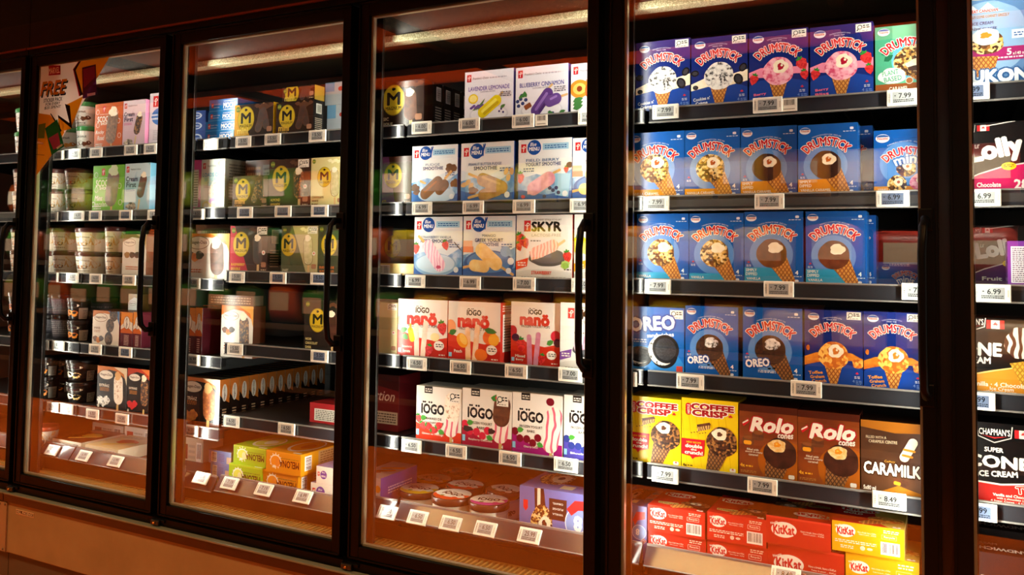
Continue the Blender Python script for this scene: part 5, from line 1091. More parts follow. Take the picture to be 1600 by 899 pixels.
TUBS = [  # x, y, z, radius, height, lid, print, label
    (-0.0551, 0.2262, 1.267, 0.0559, 0.1045, '#3f8a4a', 'snack', 'green lidded tub at the lower left beside the poster'),
    (-0.0648, 0.2241, 1.372, 0.0538, 0.0904, '#3f8a4a', 'snack', 'green lidded tub on top, half behind the poster'),
    (0.0654, 0.213, 1.267, 0.0426, 0.1032, '#3f8a4a', 'choc', 'green lidded tub under another beside the orange carton'),
    (0.0484, 0.2179, 1.3707, 0.0475, 0.0998, '#3f8a4a', 'choc', 'green lidded tub on top beside the orange carton'),
    (-0.1062, 0.2232, 1.024, 0.0529, 0.0986, '#5a3430', 'cream', 'brown lidded cream tub, lower of the left pair on the second shelf'),
    (-0.1114, 0.2234, 1.1231, 0.053, 0.0839, '#5a3430', 'cream', 'brown lidded cream tub, upper of the left pair on the second shelf'),
    (0.0141, 0.233, 1.024, 0.0629, 0.0963, '#5a3430', 'pink', 'brown lidded cream tub, lower of the right pair on the second shelf'),
    (0.0091, 0.2331, 1.1208, 0.063, 0.0843, '#5a3430', 'cream', 'brown lidded cream tub, upper of the right pair on the second shelf'),
    (-0.1682, 0.2208, 0.784, 0.0658, 0.086, '#5a3430', 'orange', 'cream tub, lower of the first column on the third shelf'),
    (-0.1745, 0.221, 0.8705, 0.066, 0.0957, '#5a3430', 'orange', 'cream tub, upper of the first column on the third shelf'),
    (-0.029, 0.2207, 0.784, 0.0657, 0.0896, '#5a3430', 'cream', 'cream tub, lower of the second column on the third shelf'),
    (-0.0347, 0.2209, 0.8741, 0.0659, 0.0916, '#5a3430', 'cream', 'cream tub, upper of the second column on the third shelf'),
    (0.1162, 0.2248, 0.784, 0.0699, 0.0871, '#5a3430', 'cream', 'cream tub, lower of the third column on the third shelf'),
    (0.1107, 0.225, 0.8716, 0.0701, 0.0936, '#5a3430', 'cream', 'cream tub, upper of the third column on the third shelf'),
    (0.2838, 0.1941, 0.784, 0.0386, 0.0861, '#5a3430', 'cream', 'cream tub, lower of the fourth column on the third shelf'),
    (0.2785, 0.1942, 0.8706, 0.0387, 0.0974, '#5a3430', 'cream', 'cream tub, upper of the fourth column on the third shelf'),
    (-0.3532, 0.3618, 0.519, 0.0513, 0.077, '#2a1c18', 'grey', 'dark lidded cup, lower of the first pair on the fourth shelf'),
    (-0.3592, 0.3619, 0.5965, 0.0515, 0.093, '#2a1c18', 'grey', 'dark lidded cup, upper of the first pair on the fourth shelf'),
    (-0.0899, 0.2504, 0.519, 0.05, 0.0943, '#2a1c18', 'grey', 'dark lidded cup, lower of the second pair on the fourth shelf'),
    (-0.0952, 0.2505, 0.6138, 0.0501, 0.0843, '#2a1c18', 'grey', 'dark lidded cup, upper of the second pair on the fourth shelf'),
    (0.0839, 0.1957, 0.519, 0.0452, 0.0836, '#2a1c18', 'croissant', 'dark lidded cup, lower of the third pair on the fourth shelf'),
    (0.0787, 0.1958, 0.6031, 0.0453, 0.0871, '#2a1c18', 'croissant', 'dark lidded cup, upper of the third pair on the fourth shelf'),
    (-0.0215, 0.3894, 0.519, 0.059, 0.161, '#3a2a24', 'grey', 'grey tub deep behind the small bars carton on the fourth shelf'),
    (-0.0854, 0.192, 0.282, 0.0415, 0.0882, '#18110f', 'croissant', 'black lidded cup, lower of the first pair on the fifth shelf'),
    (-0.0904, 0.1921, 0.3707, 0.0416, 0.0783, '#18110f', 'croissant', 'black lidded cup, upper of the first pair on the fifth shelf'),
    (-0.1906, 0.3357, 0.282, 0.0553, 0.0554, '#18110f', 'croissant', 'black lidded cup, lower of the second pair on the fifth shelf'),
    (-0.1963, 0.3359, 0.3379, 0.0555, 0.0925, '#18110f', 'croissant', 'black lidded cup, upper of the second pair on the fifth shelf'),
    (0.0959, 0.2122, 0.282, 0.0621, 0.081, '#18110f', 'dark', 'black lidded cup, lower of the third pair on the fifth shelf'),
    (0.0907, 0.2124, 0.3635, 0.0623, 0.0862, '#18110f', 'dark', 'black lidded cup, upper of the third pair on the fifth shelf'),
    (-0.1136, 0.2028, 0.095, 0.0525, 0.0725, '#a8452c', 'cream', 'red lidded tub at the left corner of the bottom deck'),
    (1.6515, 0.26, 0.08, 0.0655, 0.0679, '#d8b828', 'iogo', 'round white tub with yellow lid rim, front left of the cluster'),
    (1.5977, 0.42, 0.08, 0.067, 0.0557, '#d8b020', 'iogo', 'round white tub with yellow lid rim, behind the front left one'),
    (1.8071, 0.2, 0.08, 0.062, 0.0866, '#d04a24', 'iogo', 'round white tub with red lid rim, front middle of the cluster'),
    (1.7764, 0.33, 0.08, 0.0618, 0.0809, '#d04a2c', 'iogo', 'round white tub with red lid rim, back middle of the cluster'),
    (1.9256, 0.21, 0.08, 0.0604, 0.0846, '#c0388a', 'iogo', 'round white tub with pink lid rim, front right of the cluster'),
    (1.9037, 0.345, 0.08, 0.0565, 0.0818, '#8a5a3c', 'iogo', 'round tub with dull lid rim, beside the violet blue carton'),
    (1.606, 0.56, 0.08, 0.0582, 0.051, '#6a4a34', 'iogo', 'round dark tub at the far back of the cluster'),
    (-0.315, 0.215, 1.267, 0.0563, 0.1, '#3f8a4a', 'snack', 'lower tub of the pair at the photo left edge, top shelf'),
    (-0.315, 0.215, 1.3675, 0.0563, 0.1, '#3f8a4a', 'snack', 'upper tub of the pair at the photo left edge, top shelf'),
    (-0.315, 0.215, 1.024, 0.0563, 0.095, '#5a3430', 'cream', 'lower tub of the pair at the photo left edge, second shelf'),
    (-0.315, 0.215, 1.1195, 0.0563, 0.095, '#5a3430', 'cream', 'upper tub of the pair at the photo left edge, second shelf'),
    (-0.315, 0.215, 0.784, 0.0563, 0.09, '#5a3430', 'orange', 'lower tub of the pair at the photo left edge, third shelf'),
    (-0.315, 0.215, 0.8745, 0.0563, 0.09, '#5a3430', 'orange', 'upper tub of the pair at the photo left edge, third shelf'),
    (-0.315, 0.215, 0.519, 0.0563, 0.09, '#2a1c18', 'croissant', 'lower tub of the pair at the photo left edge, fourth shelf'),
    (-0.315, 0.215, 0.6095, 0.0563, 0.09, '#2a1c18', 'croissant', 'upper tub of the pair at the photo left edge, fourth shelf'),
]
TAGS = [  # x, z, price, place, kind, blue screen
    (2.4758, 1.2527, '7.99', 'under the two cookie scoop cartons', 's', False),
    (2.7308, 1.2515, '7.99', 'under the two pink berry cartons', 's', False),
    (3.0295, 1.2473, '7.99', 'under the mint green carton', 's', False),
    (2.4526, 1.0157, '7.99', 'under the two nut cone cartons with orange strips', 's', False),
    (2.7345, 1.0158, '7.99', 'under the chocolate cone cartons with orange patches', 's', False),
    (3.0052, 1.0166, '6.99', 'under the blue carton of small nut cones', 's', True),
    (2.4574, 0.8018, '7.99', 'under the nut cone cartons with turquoise strips', 's', False),
    (2.7559, 0.8046, '7.99', 'under the chocolate cone cartons with turquoise patches', 's', False),
    (3.056, 0.8077, '7.99', 'under the low blue carton lying far back', 's', False),
    (2.3695, 0.5614, '7.99', 'left of the sandwich cookie carton, behind the frame', 's', False),
    (2.5423, 0.5668, '7.99', 'under the sandwich cookie and dark cookie cone cartons', 's', False),
    (2.8174, 0.5724, '7.99', 'under the orange toffee cartons', 's', False),
    (2.4787, 0.3274, '7.99', 'under the yellow nut cone cartons', 's', False),
    (2.7173, 0.333, '7.99', 'under the amber brown chocolate cone cartons', 's', False),
    (2.9927, 0.3394, '8.49', 'under the dark brown caramel bar carton', 's', False),
    (2.7806, 1.2487, '', 'beside the price tag under the berry cartons', 'code', False),
    (2.7722, 0.1359, '8.49', 'on the bottom rail under the red cartons', 'slant', False),
    (1.7275, 1.2563, '6.00', 'under the brown gold disc carton on the top shelf', 's', False),
    (1.8922, 1.2559, '6.00', 'under the yellow lavender lolly carton', 's', False),
    (2.0667, 1.2547, '6.00', 'under the purple blueberry lolly carton', 's', False),
    (2.2674, 1.2523, '6.00', 'under the peach carton, cut by the frame', 's', False),
    (1.7344, 1.0139, '6.99', 'under the brown fudge lolly carton', 's', False),
    (1.9098, 1.0143, '6.99', 'under the tan peanut lolly carton', 's', False),
    (2.0722, 1.0144, '6.99', 'under the pink field berry carton', 's', False),
    (2.2459, 1.0142, '6.99', 'right of the field berry carton, cut by the frame', 's', False),
    (1.715, 0.7964, '6.99', 'under the pink striped lolly carton', 's', False),
    (1.9034, 0.7967, '6.99', 'under the yellow mango lolly carton', 's', False),
    (2.0762, 0.7985, '7.00', 'under the strawberry slate carton', 's', False),
    (2.2527, 0.7998, '7.00', 'under the lemon carton, cut by the frame', 's', False),
    (1.7256, 0.5534, '6.50', 'under the banana and strawberry pops carton', 's', False),
    (1.8757, 0.5542, '6.50', 'under the peach pops carton', 's', False),
    (2.0546, 0.556, '6.50', 'under the mauve berry pops carton', 's', False),
    (2.2174, 0.5593, '7.00', 'under the white berry lolly carton', 's', False),
    (1.7127, 0.3113, '6.50', 'under the cheesecake bar carton, to its left', 's', False),
    (1.8657, 0.3135, '6.50', 'between the cheesecake and raspberry bar cartons', 's', False),
    (2.0395, 0.3156, '6.50', 'between the raspberry and cherry bar cartons', 's', False),
    (2.2066, 0.3192, '6.50', 'under the violet blueberry carton', 's', False),
    (2.1219, 1.2538, '', 'beside the price tag under the blueberry carton', 'code', False),
    (1.6407, 0.1107, '6.50', 'on the bottom rail under the purple carton', 'slant', False),
    (1.7482, 0.1122, '6.50', 'on the bottom rail under the front yellow tub', 'slant', False),
    (1.8593, 0.1129, '6.50', 'on the bottom rail under the red lidded tub', 'slant', False),
    (1.9718, 0.1155, '6.50', 'on the bottom rail under the pink lidded tub', 'slant', False),
    (2.1078, 0.1198, '25.99', 'on the bottom rail under the large violet blue carton', 'slant', False),
    (0.8546, 1.2493, '6.00', 'under the sky blue box stack', 's', False),
    (1.0074, 1.251, '5.50', 'under the brown and gold small bars carton', 's', False),
    (1.1394, 1.2529, '5.50', 'under the dark small bars carton, to its left', 's', False),
    (1.3291, 1.2538, '5.50', 'under the dark small bars carton, to its right', 's', False),
    (0.801, 1.0071, '6.50', 'under the pastel cake carton', 's', False),
    (1.0237, 1.0104, '5.50', 'under the short almond bars carton', 's', True),
    (1.1924, 1.012, '5.50', 'under the tall almond carton', 's', True),
    (1.3457, 1.0119, '5.50', 'under the cream coloured carton on the second shelf', 's', True),
    (0.7892, 0.7657, '6.50', 'under the white and orange bar carton', 's', False),
    (0.9953, 0.792, '5.50', 'under the red berry bar carton', 's', False),
    (1.1781, 0.7936, '5.50', 'left of the olive and cream carton, below it', 's', True),
    (1.3498, 0.7957, '5.50', 'under the dark olive carton', 's', True),
    (0.7993, 0.5011, '16.99', 'at the left end under the maroon cartons', 's', False),
    (0.9967, 0.5505, '5.50', 'under the white dark almond bar carton', 's', False),
    (1.3589, 0.551, '5.50', 'under the black gold disc carton', 's', True),
    (0.8008, 0.2582, '6.50', 'under the black and orange caramel bar carton', 's', False),
    (0.9901, 0.3086, '6.50', 'right of the black and orange carton, rail above', 's', False),
    (1.2305, 0.3102, '6.50', 'left of the red nutrition panel carton', 's', False),
    (0.8714, 0.109, '6.99', 'on the bottom rail under the light blue cartons', 'slant', False),
    (1.0028, 0.109, '7.19', 'on the bottom rail under the lime green cartons', 'slant', False),
    (1.1537, 0.1094, '7.19', 'on the bottom rail under the orange cartons', 'slant', False),
    (1.3164, 0.1099, '6.99', 'on the bottom rail right of the orange cartons', 'slant', False),
    (0.0239, 1.2491, '6.50', 'under the green lidded tubs, half behind the poster', 's', False),
    (0.1229, 1.2492, '6.50', 'under the green lidded tubs', 's', False),
    (0.2487, 1.249, '6.50', 'under the orange carton', 's', False),
    (0.4439, 1.25, '6.20', 'under the dusky pink carton', 's', False),
    (0.551, 1.2492, '6.20', 'under the tall white carton', 's', False),
    (-0.0005, 1.0069, '6.50', 'at the left end under the brown lidded tubs', 's', False),
    (0.1576, 1.0082, '6.50', 'under the brown lidded tubs, nearer the green carton', 's', False),
    (0.2577, 1.0082, '6.50', 'under the bright green carton', 's', True),
    (0.4284, 1.0085, '6.20', 'under the pale blue carton', 's', True),
    (0.5824, 1.0075, '6.20', 'at the right end beside the handle top', 's', False),
    (0.0177, 0.7693, '6.50', 'under the first column of cream tubs', 's', True),
    (0.1366, 0.7702, '6.50', 'under the second column of cream tubs', 's', False),
    (0.2737, 0.7691, '6.50', 'under the third column of cream tubs', 's', False),
    (0.4597, 0.7687, '6.50', 'under the hazelnut carton', 's', False),
    (-0.026, 0.5028, '6.50', 'left end under the dark tubs, behind the post', 's', False),
    (0.0685, 0.5049, '6.50', 'under the dark tubs on the fourth shelf', 's', False),
    (0.2856, 0.5056, '6.50', 'under the three small dark bars carton', 's', False),
    (0.4534, 0.505, '6.50', 'under the narrow maroon carton', 's', True),
    (0.0487, 0.2672, '6.50', 'under the left dark cups on the fifth shelf', 's', False),
    (0.133, 0.2684, '6.50', 'under the middle dark cups on the fifth shelf', 's', False),
    (0.2829, 0.2635, '6.50', 'left of the black cookie bar carton, below it', 's', False),
    (0.4472, 0.2628, '6.50', 'under the black cookie bar carton', 's', False),
    (0.0753, 0.1084, '6.99', 'on the bottom rail under the dark topped flat carton', 'slant', False),
    (0.2599, 0.1092, '6.99', 'on the bottom rail under the flat cream carton', 'slant', False),
    (0.4368, 0.111, '6.99', 'on the bottom rail right of the flat cream carton', 'slant', False),
    (3.1644, 1.2496, '7.99', 'under the light blue mountain carton', 's', True),
    (3.1827, 1.0154, '6.99', 'under the black and pink carton', 's', False),
    (3.1983, 0.8089, '6.99', 'under the gap with the violet carton', 's', False),
    (3.1663, 0.5767, '7.99', 'under the black and gold carton', 's', True),
    (3.1669, 0.3417, '7.99', 'under the black and red carton', 's', True),
]
POSTER = [
    ('#f0ebe2', [(0.0312, 1.5808), (0.4503, 1.5809), (0.3859, 1.5082), (0.1378, 1.2323), (0.0253, 1.1384)]),
    ('#e8a81c', [(0.2815, 1.58), (0.4503, 1.5809), (0.3859, 1.5082), (0.3094, 1.4365), (0.248, 1.5494)]),
    ('#e8a81c', [(0.0427, 1.3992), (0.1202, 1.3865), (0.1709, 1.3417), (0.1661, 1.3835), (0.1942, 1.3656), (0.2063, 1.3143), (0.1378, 1.2323), (0.0253, 1.1384)]),
    ('#e8a81c', [(0.1662, 1.382), (0.2357, 1.3449), (0.2112, 1.4187), (0.309, 1.4436), (0.2445, 1.3264), (0.2059, 1.3215)]),
    ('#1c1416', [(0.2815, 1.58), (0.2903, 1.5799), (0.2594, 1.5447), (0.3065, 1.4496), (0.2893, 1.4452), (0.2458, 1.5496)]),
    ('#c01c2c', [(0.2782, 1.5804), (0.2815, 1.58), (0.2491, 1.5493), (0.2914, 1.4465), (0.285, 1.4441), (0.2436, 1.5498)]),
    ('#1c1416', [(0.12, 1.391), (0.1245, 1.3921), (0.1753, 1.3436), (0.1661, 1.3835), (0.2355, 1.3485), (0.2043, 1.4229), (0.2339, 1.4135), (0.2523, 1.326), (0.169, 1.3731), (0.1856, 1.3227)]),
    ('#1c1416', [(0.12, 1.391), (0.1257, 1.3906), (0.1924, 1.3223), (0.1858, 1.3184)]),
    ('#c01c2c', [(0.0991, 1.5781), (0.1706, 1.5712), (0.1727, 1.536), (0.1016, 1.5387)]),
    ('#5a2470', [(0.2963, 1.5506), (0.3737, 1.5561), (0.3842, 1.4434), (0.3074, 1.4338)]),
    ('#a83a8a', [(0.3032, 1.5442), (0.3676, 1.5496), (0.372, 1.5095), (0.3117, 1.472)]),
    ('#d8ac18', [(0.0451, 1.399), (0.1181, 1.3838), (0.0976, 1.2692), (0.0266, 1.2839)]),
    ('#6a8a2c', [(0.0433, 1.3532), (0.0967, 1.3573), (0.0911, 1.2989), (0.0396, 1.3017)]),
    ('#1f7a44', [(0.0933, 1.3369), (0.1648, 1.3675), (0.2117, 1.2621), (0.1389, 1.2323)]),
    ('#c04a8a', [(0.1166, 1.2975), (0.1724, 1.3162), (0.1913, 1.2646), (0.1491, 1.2521)]),
    ('#e8e2d8', [(0.3324, 1.4503), (0.3773, 1.4524), (0.3779, 1.4425), (0.333, 1.4403)]),
    ('#e8e2d8', [(0.0498, 1.2893), (0.0876, 1.2815), (0.0856, 1.2757), (0.0478, 1.2828)]),
    ('#e8e2d8', [(0.1668, 1.26), (0.1998, 1.2728), (0.2047, 1.2668), (0.1718, 1.2525)]),
    ('#7a5a1c', [(0.034, 1.2414), (0.0974, 1.2356), (0.0964, 1.2334), (0.0342, 1.2392)]),
    ('#7a5a1c', [(0.0349, 1.265), (0.0608, 1.2622), (0.0609, 1.2608), (0.035, 1.2635)]),
]
POSTER_TEXT = [
    ('MARVEL', 0.1363, 1.5547, 0.0645, 0.0225, '#efe8dc', None, 0),
    ('FREE', 0.1363, 1.489, 0.1553, 0.0514, '#e8a81c', '#17202c', 0.25),
    ('STICKER PACK', 0.1351, 1.443, 0.1104, 0.0143, '#1c1a1c', None, 0.12),
    ('FOR EVERY', 0.136, 1.4279, 0.0873, 0.0106, '#1c1a1c', None, 0.12),
    ('$25 SPENT', 0.1357, 1.414, 0.0988, 0.0116, '#1c1a1c', None, 0.12),
]
SHELF_Z = {'D4': {1: 1.266, 2: 1.036, 3: 0.822, 4: 0.587, 5: 0.352, 6: 0.146}, 'D3': {1: 1.271, 2: 1.034, 3: 0.817, 4: 0.575, 5: 0.333, 6: 0.143}, 'D2': {1: 1.272, 2: 1.031, 3: 0.814, 4: 0.569, 5: 0.327, 6: 0.123}, 'D2L': {1: 1.272, 2: 1.031, 3: 0.783, 4: 0.518, 5: 0.275, 6: 0.115}, 'D1': {1: 1.271, 2: 1.028, 3: 0.788, 4: 0.523, 5: 0.286, 6: 0.13}, 'D5': {1: 1.267, 2: 1.034, 3: 0.828, 4: 0.597, 5: 0.364, 6: 0.13}}
DECK_Z = {'D4': 0.1, 'D3': 0.08, 'D2': 0.088, 'D2L': 0.08, 'D1': 0.095, 'D5': 0.08}

# ------------------------------------------------------------------ the store around the freezer
def struct(name, mb, loc=None):
    return tag(mb.build(name, None, loc), kind='structure')

FLOORM = noisy('orange_brown_floor', [(.35, '#d86c1c'), (.65, '#e07422')], 1.3, rough=.75)
FLOORM.node_tree.nodes['Principled BSDF'].inputs['Specular IOR Level'].default_value = .1
CEILM = noisy('brown_ceiling', [(.3, '#e2ac70'), (.7, '#ecb87c')], .8, rough=.7)
WALLM = mat('dark_wall_paint', '#06090b', .75, 0, .2)
m = MB(); m.box(-7, 9, -8, 1.2, FLOOR_Z - .1, FLOOR_Z, FLOORM); struct('floor', m)
m = MB(); m.box(-7, 9, -8, 1.2, 2.45, 2.55, CEILM); struct('ceiling', m)
m = MB(); m.box(-7, 9, 1.0, 1.15, FLOOR_Z, 2.45, WALLM); struct('wall_back', m)
m = MB(); m.box(-7.1, -7, -8, 1.2, FLOOR_Z, 2.45, WALLM); struct('wall_left', m)
m = MB(); m.box(9, 9.1, -8, 1.2, FLOOR_Z, 2.45, WALLM); struct('wall_right', m)
m = MB(); m.box(-7, 9, -8.1, -8, FLOOR_Z, 2.45, WALLM); struct('wall_front', m)
for k, by in enumerate((-3.4, -4.6, -6.3)):
    m = MB(); m.box(-7, 9, by - .1, by + .1, 2.3, 2.448, BLACK2)
    struct('trim_%d' % (k + 1), m)
for k in range(5):
    m = MB(); m.box(-5.6 + 2.7 * k, -5.52 + 2.7 * k, -7.9, -.3, 2.38, 2.447, BLACK2); struct('trim_%d' % (k + 4), m)

# shelving across the aisle (seen mirrored in the doors)
gond = empty('aisle_shelving', (1, -2.75, FLOOR_Z))
tag(gond, 'dark shelving across the aisle, mirrored in the freezer glass', 'shelving')
m = MB(); m.box(-7, 6, -.3, .3, 0, .32, BLACK2); m.build('plinth', gond)
m = MB(); m.box(-7, 6, -.32, -.28, .32, 2.1, BLACK2); m.build('back_panel', gond)
m = MB(); m.box(-7, 6, -.28, .74, 2.08, 2.14, BLACK2); m.build('canopy', gond)
GZ = (.32, .74, 1.14, 1.54)
for gz in GZ:
    m = MB(); m.box(-7, 6, -.28, .3, gz - .03, gz, BLACK2); m.box(-7, 6, .3, .306, gz - .035, gz + .004, mat('grey_shelf_strip', '#5a564e', .5)); m.build('shelf', gond)
rg = random.Random(11)
def bag(w, d, h, c):
    """pillow pack with crimped ends"""
    b = MB(); prof = ((0, .12), (.06, .35), (.3, .5), (.7, .5), (.94, .35), (1, .1)); vs = []; fs = []; n = 16
    for t, q in prof:
        for k in range(n):
            a = 2 * math.pi * k / n; e = .55
            vs.append((w / 2 * math.copysign(abs(math.cos(a)) ** e, math.cos(a)) * (.94 if .05 < t < .95 else 1), d * q * math.copysign(abs(math.sin(a)) ** e, math.sin(a)), t * h))
    for j in range(len(prof) - 1):
        for k in range(n): fs.append((j * n + k, j * n + (k + 1) % n, (j + 1) * n + (k + 1) % n, (j + 1) * n + k))
    b.add(vs, fs + [list(range(n))[::-1], list(range((len(prof) - 1) * n, len(prof) * n))], ink(c, .3), True)
    b.add([(-w * .3, d * .501, h * .3), (w * .3, d * .501, h * .3), (w * .3, d * .501, h * .72), (-w * .3, d * .501, h * .72)][::-1], [(0, 1, 2, 3)], ink('#e6d8c0'))
    return b
PAL = {0: ('#2f7a30', '#3d8a2c', '#1d5a28', '#8aa02c', '#c8581c'), 1: ('#d8b818', '#e0c41c', '#c8a010', '#b8b020', '#d8881c'), 2: ('#b8382c', '#c8b8a0', '#3a5a9a', '#d0c8bc', '#c87a2c')}
for gi, gz in enumerate(GZ[1:]):
    x = -5.2
    while x < 5.4:
        w = rg.uniform(.24, .34); wx = 1 + x
        pal = PAL[0] if wx < -.2 else (PAL[1] if wx < 2.3 else PAL[2])
        b = bag(w, .2, rg.uniform(.24, .31), rg.choice(pal)).build('snack_bag', None, (1 + x + w / 2, -2.58, FLOOR_Z + gz + .001))
        tag(b, 'packet on the shelving across the aisle, seen only as a reflection', 'bag', 'packets on the shelving across the aisle')
        x += w + .02

# ------------------------------------------------------------------ freezer case
DOORS = ((-.77, -.0174), (.0096, .7583), (.7907, 1.5508), (1.58, 2.3397), (2.3667, 3.0981), (3.1199, 3.88))
ZT, ZGT, ZGB = 1.6204, 1.5797, .0378
DOORWORD = ('at the left edge of the photo', 'first', 'second', 'third', 'fourth', 'rightmost')

def case(x0, x1, label, posts, doors):
    root = empty('freezer_case', ((x0 + x1) / 2, .45, FLOOR_Z)); tag(root, label, 'freezer')
    ox, oy, oz = root.location
    def B(name, mb, parent=root):
        for i, v in enumerate(mb.v): mb.v[i] = (v[0] - ox, v[1] - oy, v[2] - oz)
        return mb.build(name, parent)
    m = MB(); m.box(x0, x1, .82, .86, -.05, 1.64, INNER); B('back_panel', m)
    m = MB(); m.box(x0, x1, .05, .86, 1.625, 1.66, INNER); B('roof_panel', m)
    m = MB(); m.box(x0, x1, -.012, .86, -.05, -.004, BLACK); B('case_floor', m)
    m = MB(); m.box(x0, x1, .1, .86, 1.66, 2.44, WALLM); m.box(x0, x1, .0, .1, 1.75, 2.44, WALLM); B('canopy', m)
    m = MB(); m.box(x0, x1, -.004, .05, ZT + .004, 1.644, BLACK, .002); m.box(x0, x1, -.012, .03, 1.644, 1.65, mat('lit_edge_trim', '#5c2c18', .3)); m.box(x0, x1, .0, .1, 1.65, 1.75, BLACK2); B('header_rail', m)  # orange of the lit edge is put into the trim colour
    m = MB(); m.box(x0, x1, -.034, .02, -.034, -.028, mat('grey_green_sill_edge', '#6a6e64', .25), .001); m.box(x0, x1, -.03, .02, -.062, -.034, mat('dark_red_bumper', '#2c1009', .3)); B('sill', m)
    m = MB(); m.box(x0, x1, .0, .86, FLOOR_Z, -.245, KICK); B('kick_plate', m)
    m = MB(); m.box(x0, x1, -.02, .86, -.25, -.062, PANEL, .004); bp = B('base_panel', m)
    # air duct over the shelves with its pale honeycomb outlet
    m = MB()
    m.add([(x0, .135, 1.55), (x1, .135, 1.55), (x1, .10, 1.62), (x0, .10, 1.62), (x0, .5, 1.62), (x1, .5, 1.62), (x1, .5, 1.55), (x0, .5, 1.55)], [(0, 1, 2, 3), (4, 5, 6, 7), (0, 7, 6, 1), (3, 2, 5, 4)], DUCT)
    dc = B('air_duct', m)
    m = MB(); m.box(x0, x1, .124, .17, 1.529, 1.55, LOUVRE, .002); B('honeycomb_outlet', m, dc)
    for o in dc.children: o.matrix_parent_inverse = Matrix.Identity(4)
    # riser and return air grille in front of the lowest deck
    m = MB(); m.box(x0, x1, .128, .14, -.005, .07, mat('brown_riser', '#1c130c', .4)); B('riser', m)
    for a, b in doors:
        m = MB(); xx = a + .02
        m.box(a, b, .05, .056, .018, .03, GRILLE); m.box(a, b, .112, .118, .018, .03, GRILLE); m.box(a, b, .05, .118, .008, .012, INNER)
        while xx < b - .02:
            m.box(xx, xx + .0065, .055, .113, .02, .03, GRILLE); xx += .0165
        B('air_grille', m)
    for c in posts:
        m = MB(); m.box(max(c - .043, x0), c + .057, .060, .072, -.004, 1.625, mat('brown_black_mullion', '#17110d', .3), .002); m.box(c - .02, c + .02, .072, .1, -.004, 1.625, BLACK2); B('mullion', m)
    for a, b in doors:
        il, ir = a + .0357, b - .033
        m = MB(); bv = .0022
        m.box(a, il, 0, .04, 0, ZT, BLACK, bv); m.box(ir, b, 0, .04, 0, ZT, BLACK, bv)
        m.box(il - .001, ir + .001, .0008, .04, ZGT, ZT, BLACK, bv); m.box(il - .001, ir + .001, .0008, .04, 0, ZGB, BLACK, bv)
        # raised outer lip of the frame
        m.box(a, a + .006, -.004, .004, 0, ZT, BLACK, .001); m.box(b - .006, b, -.004, .004, 0, ZT, BLACK, .001)
        m.box(a, b, -.004, .004, ZT - .006, ZT, BLACK, .001); m.box(a, b, -.004, .004, 0, .006, BLACK, .001)
        door = B('door', m)
        g = MB()
        for (p0, p1, q0, q1) in ((il, il + .006, ZGB, ZGT), (ir - .005, ir, ZGB, ZGT), (il, ir, ZGB, ZGB + .005), (il, ir, ZGT - .004, ZGT)):
            g.box(p0, p1, .012, .0135, q0, q1, GASKET); g.box(p0, p1, .0265, .028, q0, q1, GASKET); 
            g.box(p0, p1, .0135, .0265, q0, q1, SPACER)
        B('spacer_bar', g, door)
        g = MB(); g.box(il, ir, .0145, .0195, ZGB, ZGT, GLASS); B('glass_pane', g, door)
        if a > 0 and a < 2:
            rd = random.Random(int(a * 100)); g = MB(); wet = MATS.get('water_drop') or mat('water_drop', '#ffffff', .02)
            wet.node_tree.nodes['Principled BSDF'].inputs['Transmission Weight'].default_value = 1.0; wet.node_tree.nodes['Principled BSDF'].inputs['IOR'].default_value = 1.33
            for _ in range(190):
                r_ = rd.choice((.0007, .0009, .0012, .0017)); cx, cz = rd.uniform(il + .12, ir - .01), ZGT - .012 - abs(rd.gauss(0, .034))
                if cz < 1.47: continue
                vs = [(cx, .0195 + r_ * .7, cz)]; n = 7
                for q in (.6, 1.0):
                    for k in range(n): vs.append((cx + r_ * q * math.cos(k * 6.2832 / n), .0195 + r_ * .7 * math.sqrt(1.001 - q * q), cz + r_ * q * math.sin(k * 6.2832 / n)))
                g.add(vs, [(0, 1 + k, 1 + (k + 1) % n) for k in range(n)] + [(1 + k, 1 + n + k, 1 + n + (k + 1) % n, 1 + (k + 1) % n) for k in range(n)], wet, True)
            tag(B('condensation_drops', g, door), kind='stuff')
        hx = b - .024; g = MB()
        z0, z1 = (.585, .975) if a > 1.4 else (.60, .985)
        g.tube([(hx, -.004, z1 - .012), (hx, -.03, z1 - .012), (hx - .004, -.045, z1 - .03), (hx - .006, -.05, z1 - .08), (hx - .006, -.05, z0 + .08), (hx - .004, -.045, z0 + .03), (hx, -.03, z0 + .012), (hx, -.004, z0 + .012)], .009, BLACK, 10)
        for zz in (z0 - .012, z1 - .036): g.box(hx - .014, hx + .014, -.008, -.001, zz, zz + .048, BLACK, .003)
        B('handle', g, door)
        g = MB(); g.box(a - .012, a + .05, -.018, .012, -.016, -.006, BLACK, .002); g.box(a - .006, a + .03, -.026, -.018, -.024, -.008, mat('dark_hinge_metal', '#1c1512', .35), .002)
        hg = B('hinge', g, door)
        g = MB(); g.lathe([(.0042, 0), (.0042, .004), (.002, .0055)], mat('brass_screw', '#b8823a', .3, 1.0), 12)
        g.v = [(a + .012 + v[0], -.026 - v[2], -.016 + v[1]) for v in g.v]; B('hinge_screw', g, root)
        door['label'] = 'black framed glass door'
    return root, B

